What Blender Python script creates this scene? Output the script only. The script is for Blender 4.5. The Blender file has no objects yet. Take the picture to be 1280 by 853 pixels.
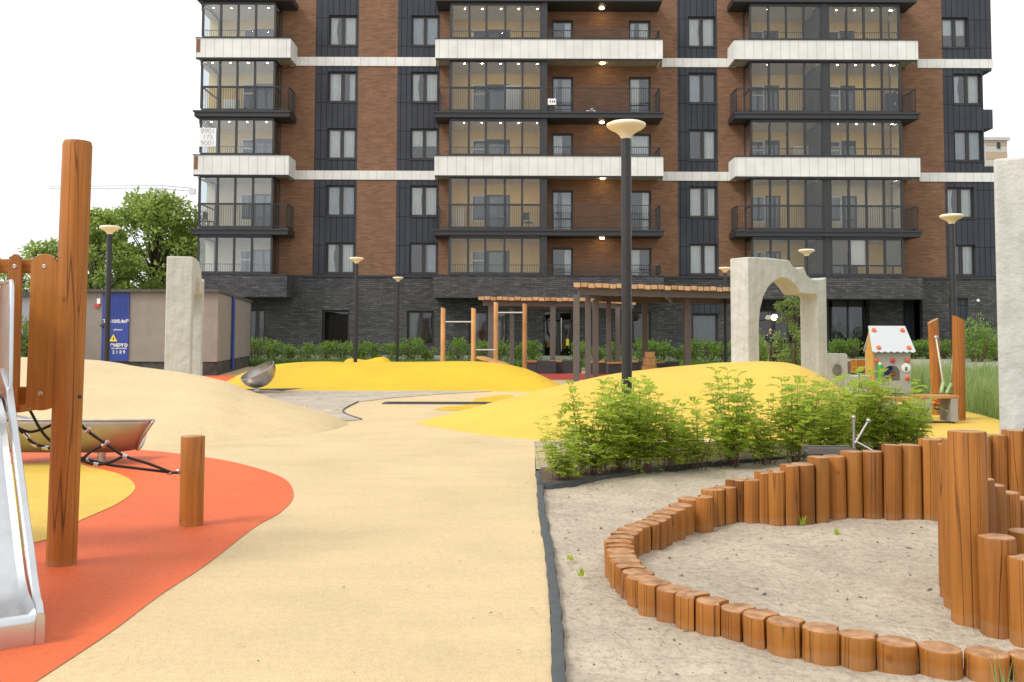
import bpy, bmesh, math, random
from mathutils import Vector, Matrix, noise
R = math.radians
random.seed(11)
scene = bpy.context.scene
COL = scene.collection
PI = math.pi

# ------------------------------------------------------------------ camera
W0, H0, F0 = 1280.0, 853.0, 1200.0
EYE = Vector((0, 0, 1.35))
TILT, ROLL, HORIZON = R(3.0), R(0.2), 420.0
CY = -F0 * math.tan(TILT) - (H0 / 2 - HORIZON)
CAM_ROT = Matrix.Rotation(PI / 2 + TILT, 4, 'X') @ Matrix.Rotation(ROLL, 4, 'Z')
cd = bpy.data.cameras.new('camera')
cam = bpy.data.objects.new('camera', cd)
COL.objects.link(cam)
cd.sensor_width = 36.0
cd.lens = 36.0 * F0 / W0
cd.shift_y = CY / W0
cd.clip_start, cd.clip_end = 0.05, 3000
cam.matrix_world = Matrix.Translation(EYE) @ CAM_ROT
scene.camera = cam


def ray(px, py):
    return CAM_ROT.to_3x3() @ Vector(((px - W0 / 2) / F0, (CY + H0 / 2 - py) / F0, -1.0))


def G(px, py, z=0.0):
    d = ray(px, py)
    t = (z - EYE.z) / d.z
    return EYE + d * t


def at(px, py, Y):
    d = ray(px, py)
    return EYE + d * (Y / d.y)


# ------------------------------------------------------------------ bookkeeping
def tag(o, label=None, cat=None, group=None, kind=None):
    if label:
        o['label'] = label
    if cat:
        o['category'] = cat
    if group:
        o['group'] = group
    if kind:
        o['kind'] = kind
    return o


def thing(name, label, cat, loc=(0, 0, 0), rz=0.0, group=None):
    o = bpy.data.objects.new(name, None)
    o.empty_display_size = 0.2
    COL.objects.link(o)
    o.location = loc
    o.rotation_euler = (0, 0, rz)
    return tag(o, label, cat, group)


def copy_tree(o, parent=None):
    c = o.copy()
    COL.objects.link(c)
    c.parent = parent
    for ch in o.children:
        copy_tree(ch, c)
    return c


ORD = ['first', 'second', 'third', 'fourth', 'fifth', 'sixth', 'seventh', 'eighth', 'ninth', 'tenth', 'eleventh',
       'twelfth', 'thirteenth', 'fourteenth', 'fifteenth', 'sixteenth', 'seventeenth', 'eighteenth', 'nineteenth',
       'twentieth', 'twenty-first', 'twenty-second', 'twenty-third', 'twenty-fourth', 'twenty-fifth', 'twenty-sixth',
       'twenty-seventh', 'twenty-eighth']


class MB:
    """collects faces, built into ONE mesh object"""

    def __init__(s):
        s.v, s.f, s.m = [], [], []

    def face(s, pts, m=0):
        n = len(s.v)
        s.v += [tuple(p) for p in pts]
        s.f.append(tuple(range(n, n + len(pts))))
        s.m.append(m)

    def box(s, x0, x1, y0, y1, z0, z1, m=0):
        n = len(s.v)
        s.v += [(x0, y0, z0), (x1, y0, z0), (x1, y1, z0), (x0, y1, z0), (x0, y0, z1), (x1, y0, z1), (x1, y1, z1), (x0, y1, z1)]
        for q in ((0, 3, 2, 1), (4, 5, 6, 7), (0, 1, 5, 4), (1, 2, 6, 5), (2, 3, 7, 6), (3, 0, 4, 7)):
            s.f.append(tuple(n + i for i in q))
            s.m.append(m)

    def obox(s, c, ax, ay, az, m=0):
        c, ax, ay, az = Vector(c), Vector(ax), Vector(ay), Vector(az)
        n = len(s.v)
        for k in (-1, 1):
            for a, b in ((-1, -1), (1, -1), (1, 1), (-1, 1)):
                s.v.append(tuple(c + ax * a + ay * b + az * k))
        for q in ((0, 3, 2, 1), (4, 5, 6, 7), (0, 1, 5, 4), (1, 2, 6, 5), (2, 3, 7, 6), (3, 0, 4, 7)):
            s.f.append(tuple(n + i for i in q))
            s.m.append(m)

    def rings(s, rings, cap0=True, cap1=True, m=0, mcap=None, closed=True):
        n0 = len(s.v)
        k = len(rings[0])
        for r in rings:
            s.v += [tuple(p) for p in r]
        for i in range(len(rings) - 1):
            for j in range(k if closed else k - 1):
                a, b = n0 + i * k + j, n0 + i * k + (j + 1) % k
                s.f.append((a, b, b + k, a + k))
                s.m.append(m)
        mc = m if mcap is None else mcap
        if cap0:
            s.f.append(tuple(n0 + j for j in reversed(range(k))))
            s.m.append(mc)
        if cap1:
            t = n0 + (len(rings) - 1) * k
            s.f.append(tuple(t + j for j in range(k)))
            s.m.append(mc)

    def cyl(s, p0, p1, r0, r1=None, n=16, m=0, cap=True, mcap=None):
        s.tube([p0, p1], [r0, r0 if r1 is None else r1], n, m, cap, mcap)

    def tube(s, pts, rad, n=10, m=0, cap=True, mcap=None):
        pts = [Vector(p) for p in pts]
        if not isinstance(rad, (list, tuple)):
            rad = [rad] * len(pts)
        rings = []
        u = None
        for i, p in enumerate(pts):
            d = (pts[min(i + 1, len(pts) - 1)] - pts[max(i - 1, 0)]).normalized()
            if u is None:
                u = d.orthogonal().normalized()
            u = (u - d * u.dot(d))
            u = u.normalized() if u.length > 1e-6 else d.orthogonal().normalized()
            w = d.cross(u)
            rings.append([p + (u * math.cos(a) + w * math.sin(a)) * rad[i] for a in [2 * PI * j / n for j in range(n)]])
        s.rings(rings, cap, cap, m, mcap)

    def lathe(s, c, prof, n=24, m=0, cap0=True, cap1=True, axis=None):
        c = Vector(c)
        M = Matrix.Identity(3) if axis is None else Vector((0, 0, 1)).rotation_difference(Vector(axis)).to_matrix()
        rings = [[c + M @ Vector((r * math.cos(2 * PI * j / n), r * math.sin(2 * PI * j / n), z)) for j in range(n)] for r, z in prof]
        s.rings(rings, cap0, cap1, m)

    def ball(s, c, r, n=12, m=0, sc=(1, 1, 1)):
        c = Vector(c)
        rings = []
        k = max(5, n // 2 + 1)
        for i in range(k):
            t = -PI / 2 + PI * (i + 0.02) / (k - 1 + 0.04)
            rings.append([c + Vector((r * sc[0] * math.cos(t) * math.cos(2 * PI * j / n), r * sc[1] * math.cos(t) * math.sin(2 * PI * j / n), r * sc[2] * math.sin(t))) for j in range(n)])
        s.rings(rings, True, True, m)

    def prism(s, poly, origin, du, dv, dw, m=0, mside=None):
        """poly (u,v) extruded from origin along dw"""
        o, du, dv, dw = Vector(origin), Vector(du), Vector(dv), Vector(dw)
        a = [o + du * u + dv * v for u, v in poly]
        b = [p + dw for p in a]
        n = len(s.v)
        k = len(poly)
        s.v += [tuple(p) for p in a + b]
        s.f.append(tuple(range(n, n + k)))
        s.m.append(m)
        s.f.append(tuple(n + k + i for i in reversed(range(k))))
        s.m.append(m)
        for i in range(k):
            j = (i + 1) % k
            s.f.append((n + i, n + k + i, n + k + j, n + j))
            s.m.append(m if mside is None else mside)

    def build(s, name, mats, parent=None, smooth=None, bevel=0.0, seg=2, org=None, fix=True):
        me = bpy.data.meshes.new(name)
        o3 = Vector((0, 0, 0))
        if org is not None:
            o3 = Vector(org)
        elif parent is not None and parent.get('_w'):
            r = parent
            o3 = Vector(r['_w'])
        me.from_pydata([tuple(Vector(p) - o3) for p in s.v], [], s.f)
        if not isinstance(mats, (list, tuple)):
            mats = [mats]
        for m in mats:
            me.materials.append(m)
        for p, mi in zip(me.polygons, s.m):
            p.material_index = mi
        if fix:
            bm = bmesh.new()
            bm.from_mesh(me)
            bmesh.ops.recalc_face_normals(bm, faces=bm.faces)
            bm.to_mesh(me)
            bm.free()
        me.update()
        if smooth:
            me.shade_smooth()
            if smooth is not True:
                me.set_sharp_from_angle(angle=R(smooth))
        o = bpy.data.objects.new(name, me)
        COL.objects.link(o)
        if parent is not None:
            o.parent = parent
            if parent.get('_w'):
                o['_w'] = list(parent['_w'])
        if bevel:
            b = o.modifiers.new('bevel', 'BEVEL')
            b.width, b.segments, b.limit_method = bevel, seg, 'ANGLE'
            b.angle_limit = R(35)
        return o


def wthing(name, label, cat, loc, group=None):
    """a thing whose parts are given in world coordinates"""
    t = thing(name, label, cat, loc, 0, group)
    t['_w'] = list(loc)
    return t


def solo(mb, name, mats, loc, label, cat, group=None, **kw):
    """a thing that is one mesh, modelled in world coordinates, origin at its base"""
    o = mb.build(name, mats, None, org=loc, **kw)
    o.location = loc
    return tag(o, label, cat, group)


# ------------------------------------------------------------------ materials
class NT:
    def __init__(s, name):
        s.mat = bpy.data.materials.new(name)
        s.mat.use_nodes = True
        s.t = s.mat.node_tree
        s.b = s.t.nodes['Principled BSDF']
        s.out = s.t.nodes['Material Output']

    def n(s, typ, **kw):
        nd = s.t.nodes.new(typ)
        for k, v in kw.items():
            if k.startswith('i_'):
                key = k[2:].replace('_', ' ')
                nd.inputs[key].default_value = v
            else:
                setattr(nd, k, v)
        return nd

    def l(s, a, b):
        s.t.links.new(a, b)

    def coord(s, kind='Object', scale=(1, 1, 1), rand=False):
        tc = s.n('ShaderNodeTexCoord')
        mp = s.n('ShaderNodeMapping')
        mp.inputs['Scale'].default_value = scale
        s.l(tc.outputs[kind], mp.inputs['Vector'])
        if rand:
            oi = s.n('ShaderNodeObjectInfo')
            mul = s.n('ShaderNodeVectorMath', operation='SCALE')
            cmb = s.n('ShaderNodeCombineXYZ')
            s.l(oi.outputs['Random'], cmb.inputs[0])
            s.l(oi.outputs['Random'], cmb.inputs[1])
            s.l(oi.outputs['Random'], cmb.inputs[2])
            s.l(cmb.outputs[0], mul.inputs[0])
            mul.inputs['Scale'].default_value = 57.0
            s.l(mul.outputs[0], mp.inputs['Location'])
        return mp.outputs[0]

    def noise(s, vec, scale, detail=3, rough=0.55):
        nd = s.n('ShaderNodeTexNoise')
        nd.inputs['Scale'].default_value = scale
        nd.inputs['Detail'].default_value = detail
        nd.inputs['Roughness'].default_value = rough
        s.l(vec, nd.inputs['Vector'])
        return nd.outputs['Fac']

    def ramp(s, fac, stops):
        nd = s.n('ShaderNodeValToRGB')
        cr = nd.color_ramp
        while len(cr.elements) < len(stops):
            cr.elements.new(0.5)
        for e, (p, c) in zip(cr.elements, stops):
            e.position = p
            e.color = (c[0], c[1], c[2], 1) if isinstance(c, (tuple, list)) else (c, c, c, 1)
        s.l(fac, nd.inputs[0])
        return nd.outputs[0]

    def mix(s, a, b, fac=0.5, mode='MIX'):
        nd = s.n('ShaderNodeMix', data_type='RGBA', blend_type=mode)
        for sock, v in ((nd.inputs[0], fac), (nd.inputs[6], a), (nd.inputs[7], b)):
            if hasattr(v, 'is_output'):
                s.l(v, sock)
            elif isinstance(v, (tuple, list)):
                sock.default_value = (v[0], v[1], v[2], 1)
            else:
                sock.default_value = v
        return nd.outputs[2]

    def bump(s, h, dist=0.01, strength=1.0, prev=None):
        nd = s.n('ShaderNodeBump')
        nd.inputs['Strength'].default_value = strength
        nd.inputs['Distance'].default_value = dist
        s.l(h, nd.inputs['Height'])
        if prev is not None:
            s.l(prev, nd.inputs['Normal'])
        s.l(nd.outputs[0], s.b.inputs['Normal'])
        return nd.outputs[0]

    def fin(s, color=None, rough=0.6, metal=0.0, spec=None):
        if color is not None:
            if hasattr(color, 'is_output'):
                s.l(color, s.b.inputs['Base Color'])
            else:
                s.b.inputs['Base Color'].default_value = (*color, 1)
        if hasattr(rough, 'is_output'):
            s.l(rough, s.b.inputs['Roughness'])
        else:
            s.b.inputs['Roughness'].default_value = rough
        s.b.inputs['Metallic'].default_value = metal
        if spec is not None:
            s.b.inputs['Specular IOR Level'].default_value = spec
        return s.mat


def sc3(c, k):
    return tuple(min(1.0, x * k) for x in c)


def plain(name, c, rough=0.6, metal=0.0, var=0.12, scale=6.0, bump=0.0, bscale=60.0, spec=None, kind='Object'):
    t = NT(name)
    v = t.coord(kind)
    col = t.ramp(t.noise(v, scale, 4), [(0.25, sc3(c, 1 - var)), (0.75, sc3(c, 1 + var))])
    if bump:
        t.bump(t.noise(v, bscale, 3), bump)
    return t.fin(col, rough, metal, spec)


def rubber(name, c):
    t = NT(name)
    v = t.coord('Object')
    big = t.ramp(t.noise(v, 0.7, 6, .62), [(0.28, sc3(c, 0.87)), (0.5, c), (0.72, sc3(c, 1.06))])
    vo = t.n('ShaderNodeTexVoronoi', feature='F1')
    vo.inputs['Scale'].default_value = 330
    t.l(v, vo.inputs['Vector'])
    sp = t.ramp(vo.outputs['Color'], [(0.1, 0.64), (0.5, 0.95), (0.9, 1.0)])
    col = t.mix(big, sp, 1.0, 'MULTIPLY')
    med = t.ramp(t.noise(v, 22, 5, 0.7), [(0.3, 0.88), (0.6, 1.0)])
    col = t.mix(col, med, 1.0, 'MULTIPLY')
    st = t.ramp(t.noise(t.coord('Object', (0.5, 2.2, 1)), 1.6, 3), [(0.35, 0.94), (0.65, 1.0)])
    col = t.mix(col, st, 1.0, 'MULTIPLY')
    b1 = t.bump(t.noise(v, 3.0, 3), 0.012, 0.6)
    t.bump(vo.outputs['Distance'], 0.0025, 0.8, b1)
    return t.fin(col, 0.62, 0, 0.35)


def wood(name, c, dark=0.35, zs=0.7, rand=True, cracks=True, axis='Z', rough=0.42):
    t = NT(name)
    a = {'Z': (1, 1, zs * 0.07), 'Y': (1, zs * 0.07, 1), 'X': (zs * 0.07, 1, 1)}[axis]
    v = t.coord('Object', a, rand)
    g = t.noise(v, 46, 4, 0.6)
    col = t.ramp(g, [(0.28, sc3(c, 0.78)), (0.5, c), (0.75, sc3(c, 1.18))])
    v2 = t.coord('Object', {'Z': (1, 1, .3), 'Y': (1, .3, 1), 'X': (.3, 1, 1)}[axis], rand)
    pat = t.ramp(t.noise(v2, 3.5, 4), [(0.3, 0.72), (0.62, 1.0)])
    col = t.mix(col, pat, 1.0, 'MULTIPLY')
    oi = t.n('ShaderNodeObjectInfo')
    tone = t.ramp(oi.outputs['Random'], [(0.0, (0.70, 0.66, 0.60)), (0.35, (0.93, .90, .86)), (0.7, (1.0, 1.0, 1.0)), (1.0, (0.95, 1.0, 1.0))])
    col = t.mix(col, tone, 1.0, 'MULTIPLY')
    vk = t.n('ShaderNodeTexVoronoi', feature='F1')
    vk.inputs['Scale'].default_value = 5.5
    t.l(t.coord('Object', {'Z': (1, 1, .75), 'Y': (1, .75, 1), 'X': (.75, 1, 1)}[axis], rand), vk.inputs['Vector'])
    knot = t.ramp(vk.outputs['Distance'], [(0.05, 0.45), (0.10, 1.0)])
    col = t.mix(col, knot, 0.55, 'MULTIPLY')
    if cracks:
        v3 = t.coord('Object', {'Z': (1, 1, .022), 'Y': (1, .022, 1), 'X': (.022, 1, 1)}[axis], rand)
        cn = t.noise(v3, 8.5, 1.5, 0.5)
        cr = t.ramp(cn, [(0.444, 1.0), (0.4495, 0.2), (0.455, 1.0), (0.518, 1.0), (0.5235, 0.15), (0.529, 1.0)])
        col = t.mix(col, cr, 0.85, 'MULTIPLY')
        b = t.bump(cr, 0.004, 0.9)
        t.bump(g, 0.0015, 0.6, b)
        # sand splashed up the foot, in an uneven band
        sz = t.n('ShaderNodeSeparateXYZ')
        t.l(t.coord('Object'), sz.inputs[0])
        ma = t.n('ShaderNodeMath', operation='MULTIPLY_ADD')
        t.l(t.noise(t.coord('Object', (1, 1, 1), rand), 22, 4, .7), ma.inputs[0])
        ma.inputs[1].default_value = -0.05
        t.l(sz.outputs[2], ma.inputs[2])
        dm = t.ramp(ma.outputs[0], [(0.0, 0.10), (0.02, 0.0)])
        col = t.mix(col, (0.40, 0.33, 0.24), dm)
    else:
        t.bump(g, 0.001, 0.5)
    return t.fin(col, rough, 0, 0.35)


def wood_end(name, c):
    t = NT(name)
    v = t.coord('Object', (1, 1, 1), False)
    sep = t.n('ShaderNodeVectorMath', operation='LENGTH')
    mul = t.n('ShaderNodeVectorMath', operation='MULTIPLY')
    mul.inputs[1].default_value = (1, 1, 0)
    t.l(v, mul.inputs[0])
    t.l(mul.outputs[0], sep.inputs[0])
    add = t.n('ShaderNodeMath', operation='MULTIPLY_ADD')
    t.l(t.noise(v, 14, 3), add.inputs[0])
    add.inputs[1].default_value = 0.03
    t.l(sep.outputs['Value'], add.inputs[2])
    sn = t.n('ShaderNodeMath', operation='SINE')
    m2 = t.n('ShaderNodeMath', operation='MULTIPLY')
    m2.inputs[1].default_value = 700
    t.l(add.outputs[0], m2.inputs[0])
    t.l(m2.outputs[0], sn.inputs[0])
    col = t.ramp(sn.outputs[0], [(0.0, sc3(c, 0.8)), (1.0, sc3(c, 1.12))])
    blot = t.ramp(t.noise(t.coord('Object', (1, 1, 1), True), 16, 4), [(0.35, sc3((0.7, 0.6, 0.52), .8)), (0.62, (1, 1, 1))])
    col = t.mix(col, blot, 1.0, 'MULTIPLY')
    t.bump(t.noise(v, 120, 2), 0.002)
    return t.fin(col, 0.5, 0, 0.4)


def bricks(name, c1, c2, mortar, w=0.4, h=0.095, ms=0.012, bump=0.008, flat=False, offset=0.5, streak=None):
    t = NT(name)
    tc = t.n('ShaderNodeTexCoord')
    sx = t.n('ShaderNodeSeparateXYZ')
    t.l(tc.outputs['Object'], sx.inputs[0])
    ad = t.n('ShaderNodeMath', operation='ADD')
    t.l(sx.outputs[0], ad.inputs[0])
    t.l(sx.outputs[1], ad.inputs[1])
    cb = t.n('ShaderNodeCombineXYZ')
    if flat:
        t.l(sx.outputs[0], cb.inputs[0])
        t.l(sx.outputs[1], cb.inputs[1])
    else:
        t.l(ad.outputs[0], cb.inputs[0])
        t.l(sx.outputs[2], cb.inputs[1])
    br = t.n('ShaderNodeTexBrick')
    br.offset = offset
    br.inputs['Scale'].default_value = 1.0
    br.inputs['Brick Width'].default_value = w
    br.inputs['Row Height'].default_value = h
    br.inputs['Mortar Size'].default_value = ms
    br.inputs['Mortar Smooth'].default_value = 0.3
    br.inputs['Bias'].default_value = -0.1
    br.inputs['Color1'].default_value = (*c1, 1)
    br.inputs['Color2'].default_value = (*c2, 1)
    br.inputs['Mortar'].default_value = (*mortar, 1)
    t.l(cb.outputs[0], br.inputs['Vector'])
    var = t.ramp(t.noise(cb.outputs[0], 1.1, 4), [(0.3, 0.84), (0.7, 1.0)])
    col = t.mix(br.outputs['Color'], var, 1.0, 'MULTIPLY')
    mp = t.n('ShaderNodeMapping')
    mp.inputs['Scale'].default_value = (2.2, 10.5, 1)
    t.l(cb.outputs[0], mp.inputs['Vector'])
    nz = t.noise(mp.outputs[0], 1.0, 2)
    if flat or offset == 0.0:
        pass
    elif streak:
        col = t.mix(col, streak, t.ramp(nz, [(0.60, 0.0), (0.70, 0.75)]))
    else:
        col = t.mix(col, t.ramp(nz, [(0.35, 0.86), (0.65, 1.0)]), 1.0, 'MULTIPLY')
    t.bump(br.outputs['Fac'], -bump)
    return t.fin(col, 0.8, 0, 0.3)


def leafmat(name, c0, c1, trans=0.35):
    t = NT(name)
    geo = t.n('ShaderNodeNewGeometry')
    col = t.ramp(geo.outputs['Random Per Island'], [(0.0, c0), (1.0, c1)])
    v = t.coord('Object')
    cl = t.ramp(t.noise(v, 2.2, 2), [(0.35, 0.7), (0.65, 1.0)])
    col = t.mix(col, cl, 1.0, 'MULTIPLY')
    t.fin(col, 0.5, 0, 0.3)
    tr = t.n('ShaderNodeBsdfTranslucent')
    tc = t.mix(col, (0.9, 1.0, 0.35), 0.25)
    t.l(tc, tr.inputs['Color'])
    mx = t.n('ShaderNodeMixShader')
    mx.inputs[0].default_value = trans
    t.l(t.b.outputs[0], mx.inputs[1])
    t.l(tr.outputs[0], mx.inputs[2])
    t.l(mx.outputs[0], t.out.inputs['Surface'])
    return t.mat


def glassmat(name, tint, ior=1.75, extra=0.03):
    t = NT(name)
    t.t.nodes.remove(t.b)
    tr = t.n('ShaderNodeBsdfTransparent')
    tr.inputs[0].default_value = (*tint, 1)
    gl = t.n('ShaderNodeBsdfGlossy')
    gl.inputs['Roughness'].default_value = 0.03
    gl.inputs['Color'].default_value = (0.9, 0.93, 0.95, 1)
    # slightly wavy panes
    tc = t.n('ShaderNodeTexCoord')
    nz = t.n('ShaderNodeTexNoise')
    nz.inputs['Scale'].default_value = 0.9
    nz.inputs['Detail'].default_value = 1
    t.l(tc.outputs['Object'], nz.inputs['Vector'])
    bp = t.n('ShaderNodeBump')
    bp.inputs['Distance'].default_value = 0.02
    bp.inputs['Strength'].default_value = 0.5
    t.l(nz.outputs['Fac'], bp.inputs['Height'])
    t.l(bp.outputs[0], gl.inputs['Normal'])
    fr = t.n('ShaderNodeFresnel')
    fr.inputs['IOR'].default_value = ior
    ad = t.n('ShaderNodeMath', operation='ADD')
    ad.inputs[1].default_value = extra
    t.l(fr.outputs[0], ad.inputs[0])
    mx = t.n('ShaderNodeMixShader')
    t.l(ad.outputs[0], mx.inputs[0])
    t.l(tr.outputs[0], mx.inputs[1])
    t.l(gl.outputs[0], mx.inputs[2])
    t.l(mx.outputs[0], t.out.inputs['Surface'])
    return t.mat


def emit(name, c, strength):
    t = NT(name)
    t.b.inputs['Base Color'].default_value = (*c, 1)
    t.b.inputs['Emission Color'].default_value = (*c, 1)
    t.b.inputs['Emission Strength'].default_value = strength
    return t.mat


def sandmat(name, c, dark=(0.2, 0.17, 0.13)):
    t = NT(name)
    v = t.coord('Object')
    col = t.ramp(t.noise(v, 1.4, 5, 0.65), [(0.3, sc3(c, 0.78)), (0.7, sc3(c, 1.12))])
    gr = t.ramp(t.noise(v, 260, 3, 0.8), [(0.3, 0.68), (0.6, 1.0)])
    col = t.mix(col, gr, 1.0, 'MULTIPLY')
    md = t.ramp(t.noise(v, 26, 4, 0.7), [(0.36, 0.74), (0.55, 1.0)])
    col = t.mix(col, md, 1.0, 'MULTIPLY')
    vo = t.n('ShaderNodeTexVoronoi', feature='F1')
    vo.inputs['Scale'].default_value = 34
    vo.inputs['Randomness'].default_value = 1
    t.l(v, vo.inputs['Vector'])
    spk = t.ramp(vo.outputs['Distance'], [(0.06, 1.0), (0.11, 0.0)])
    sel = t.ramp(t.noise(v, 3.5, 2), [(0.52, 0.0), (0.6, 0.8)])
    f = t.mix(spk, sel, 1.0, 'MULTIPLY')
    col = t.mix(col, dark, f)
    b1 = t.bump(t.noise(v, 9, 6, 0.7), 0.05, 0.8)
    t.bump(t.noise(v, 120, 3, 0.7), 0.006, 0.8, b1)
    return t.fin(col, 0.95, 0, 0.15)


M = {}
M['tan'] = rubber('tan_rubber', (0.70, 0.53, 0.295))
M['plaza'] = rubber('pale_rubber', (0.60, 0.45, 0.28))
M['orange'] = rubber('orange_rubber', (0.76, 0.142, 0.040))
M['yellow'] = rubber('yellow_rubber', (0.75, 0.50, 0.075))
M['mustard'] = rubber('bright_yellow_rubber', (0.70, 0.45, 0.018))
M['red'] = rubber('red_rubber', (0.4, 0.05, 0.03))
M['sand'] = sandmat('light_sand', (0.56, 0.475, 0.365))
M['greysand'] = sandmat('grey_sand', (0.55, 0.475, 0.38), (0.12, 0.10, 0.08))
M['soil'] = plain('soil', (0.11, 0.07, 0.045), 0.95, var=0.5, scale=30, bump=0.03, bscale=40)
M['ground'] = plain('ground_soil', (0.25, 0.22, 0.17), 0.95, var=0.25, scale=2, bump=0.02)
M['lawn'] = plain('lawn_green', (0.10, 0.16, 0.035), 0.9, var=0.35, scale=3, bump=0.03, bscale=30)
M['pathsand'] = plain('gravel_path', (0.33, 0.29, 0.24), 0.95, var=0.2, scale=4, bump=0.01)
M['paver'] = bricks('paver_mix', (0.50, 0.40, 0.16), (0.30, 0.25, 0.22), (0.15, 0.13, 0.11), 0.2, 0.1, 0.006, 0.003, flat=True)
M['edging'] = plain('edging_rubber', (0.055, 0.06, 0.062), 0.7, var=0.25, scale=12, bump=0.01, bscale=25)
M['log'] = wood('stained_log', (0.355, 0.130, 0.018), rough=.58)
M['logend'] = wood_end('log_end', (0.50, 0.27, 0.13))
M['post'] = wood('stained_post', (0.39, 0.14, 0.02), rand=True, rough=.5)
M['picket'] = wood('stained_picket', (0.44, 0.155, 0.024), cracks=False)
M['plankx'] = wood('stained_rail', (0.44, 0.16, 0.026), cracks=False, axis='X')
M['planky'] = wood('pergola_slat', (0.70, 0.42, 0.21), cracks=False, axis='Y')
M['larch'] = wood('pale_post', (0.58, 0.30, 0.11), cracks=False)
M['seatwood'] = wood('seat_wood', (0.50, 0.24, 0.08), cracks=False, axis='X')
t = NT('brushed_steel')
v = t.coord('Object')
cc = t.ramp(t.noise(v, 5, 5, 0.7), [(0.3, (0.54, 0.55, 0.56)), (0.7, (0.64, 0.65, 0.66))])
rr = t.ramp(t.noise(v, 3, 3), [(0.3, 0.24), (0.7, 0.34)])
M['steel'] = t.fin(cc, rr, 1.0)
t = NT('worn_steel')
v = t.coord('Object')
cc = t.ramp(t.noise(v, 3, 5, 0.7), [(0.3, (0.34, 0.30, 0.27)), (0.7, (0.55, 0.52, 0.49))])
M['wornsteel'] = t.fin(cc, 0.36, 1.0)
M['plaster'] = None
t = NT('rough_white_plaster')
v = t.coord('Object')
cc = t.ramp(t.noise(v, 1.2, 5, 0.6), [(0.3, (0.43, 0.425, 0.385)), (0.7, (0.53, 0.525, 0.48))])
st = t.ramp(t.noise(t.coord('Object', (3, 3, 0.4)), 2.5, 4), [(0.3, 0.86), (0.6, 1.0)])
cc = t.mix(cc, st, 1.0, 'MULTIPLY')
b1 = t.bump(t.noise(v, 5, 4, 0.55), 0.05, 0.7)
t.bump(t.noise(v, 45, 3), 0.006, 0.6, b1)
M['plaster'] = t.fin(cc, 0.85, 0, 0.2)
M['dullsteel'] = plain('dull_steel', (0.42, 0.40, 0.38), 0.5, 1.0, var=.15, scale=3)
M['darksteel'] = plain('dark_steel', (0.20, 0.19, 0.18), 0.45, 0.8)
M['black'] = plain('black_metal', (0.013, 0.011, 0.010), 0.42, var=0.2)
M['lamphead'] = plain('cream_plastic', (0.80, 0.68, 0.47), 0.4, var=0.03)
M['lamptop'] = plain('lamp_top', (0.5, 0.5, 0.5), 0.5)
M['pergmetal'] = plain('taupe_metal', (0.105, 0.085, 0.075), 0.55, var=0.1)
M['benchdark'] = plain('dark_panel_bench', (0.035, 0.034, 0.036), 0.55)
M['concrete'] = plain('grey_concrete', (0.30, 0.28, 0.25), 0.85, var=0.12, scale=5, bump=0.004)
M['brick'] = bricks('brown_brick', (0.305, 0.154, 0.083), (0.210, 0.104, 0.057), (0.19, 0.118, 0.078), 0.38, 0.092, 0.016)
M['darkbrick'] = bricks('charcoal_brick', (0.100, 0.096, 0.099), (0.050, 0.049, 0.052), (0.042, 0.041, 0.042), 0.42, 0.10, 0.014, streak=(0.17, 0.165, 0.165))
M['darkpanel'] = bricks('charcoal_cladding', (0.050, 0.054, 0.068), (0.042, 0.045, 0.057), (0.013, 0.014, 0.019), 0.30, 1.51, 0.018, 0.02, offset=0.0)
M['whitepanel'] = bricks('white_cladding', (0.74, 0.73, 0.695), (0.71, 0.70, 0.665), (0.50, 0.49, 0.465), 0.46, 3.0, 0.014, 0.006, offset=0.0)
M['soffit'] = plain('pale_soffit', (0.42, 0.37, 0.30), 0.8)
M['darkmetal'] = plain('anthracite_metal', (0.026, 0.026, 0.030), 0.5)
M['frame'] = plain('dark_frame', (0.022, 0.019, 0.018), 0.45)
M['loggia'] = plain('ochre_render', (0.80, 0.58, 0.21), 0.85, var=0.08)
M['loggiaw'] = plain('pale_render', (0.70, 0.62, 0.47), 0.85, var=0.05)
M['white'] = plain('white_paint', (0.74, 0.74, 0.72), 0.5, var=0.04)
M['curtain'] = plain('white_curtain', (0.84, 0.84, 0.82), 0.9, var=0.1, scale=3)
M['curtainb'] = plain('beige_curtain', (0.58, 0.50, 0.38), 0.9, var=0.12, scale=3)
M['curtaing'] = plain('grey_curtain', (0.55, 0.58, 0.63), 0.9, var=0.15, scale=3)
M['room'] = plain('room_wall', (0.22, 0.20, 0.18), 0.9)
M['glass'] = glassmat('window_glass', (0.86, 0.90, 0.90), 1.7, 0.05)
M['bglass'] = glassmat('balcony_glass', (0.94, 0.945, 0.92), 1.5, 0.03)
M['skyglass'] = glassmat('sky_sheen_glass', (0.84, 0.89, 0.93), 1.6, 0.10)  # balcony glass with the sky's reflection put into its tint and gloss
M['lowglass'] = glassmat('tinted_lower_glass', (0.76, 0.76, 0.74), 1.5, 0.03)
M['darkglass'] = glassmat('dark_glass', (0.40, 0.43, 0.45), 1.6, 0.03)
M['spot'] = emit('spot_lamp', (1.0, 0.88, 0.66), 300.0)
M['warm'] = emit('warm_lamp', (1.0, 0.72, 0.36), 30.0)
M['globe'] = emit('globe_lamp', (1.0, 0.88, 0.62), 5.0)
M['blue'] = plain('blue_paint', (0.025, 0.05, 0.27), 0.5, var=0.12, scale=3)
M['shed'] = plain('grey_brown_render', (0.245, 0.218, 0.192), 0.9, var=0.10, scale=2.2, bump=0.004)
M['shedbase'] = plain('stained_plinth', (0.055, 0.05, 0.047), 0.9, var=0.7, scale=2.5, bump=.01)
M['roofing'] = plain('roofing_felt', (0.075, 0.068, 0.062), 0.85, var=0.3, scale=5)
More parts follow.
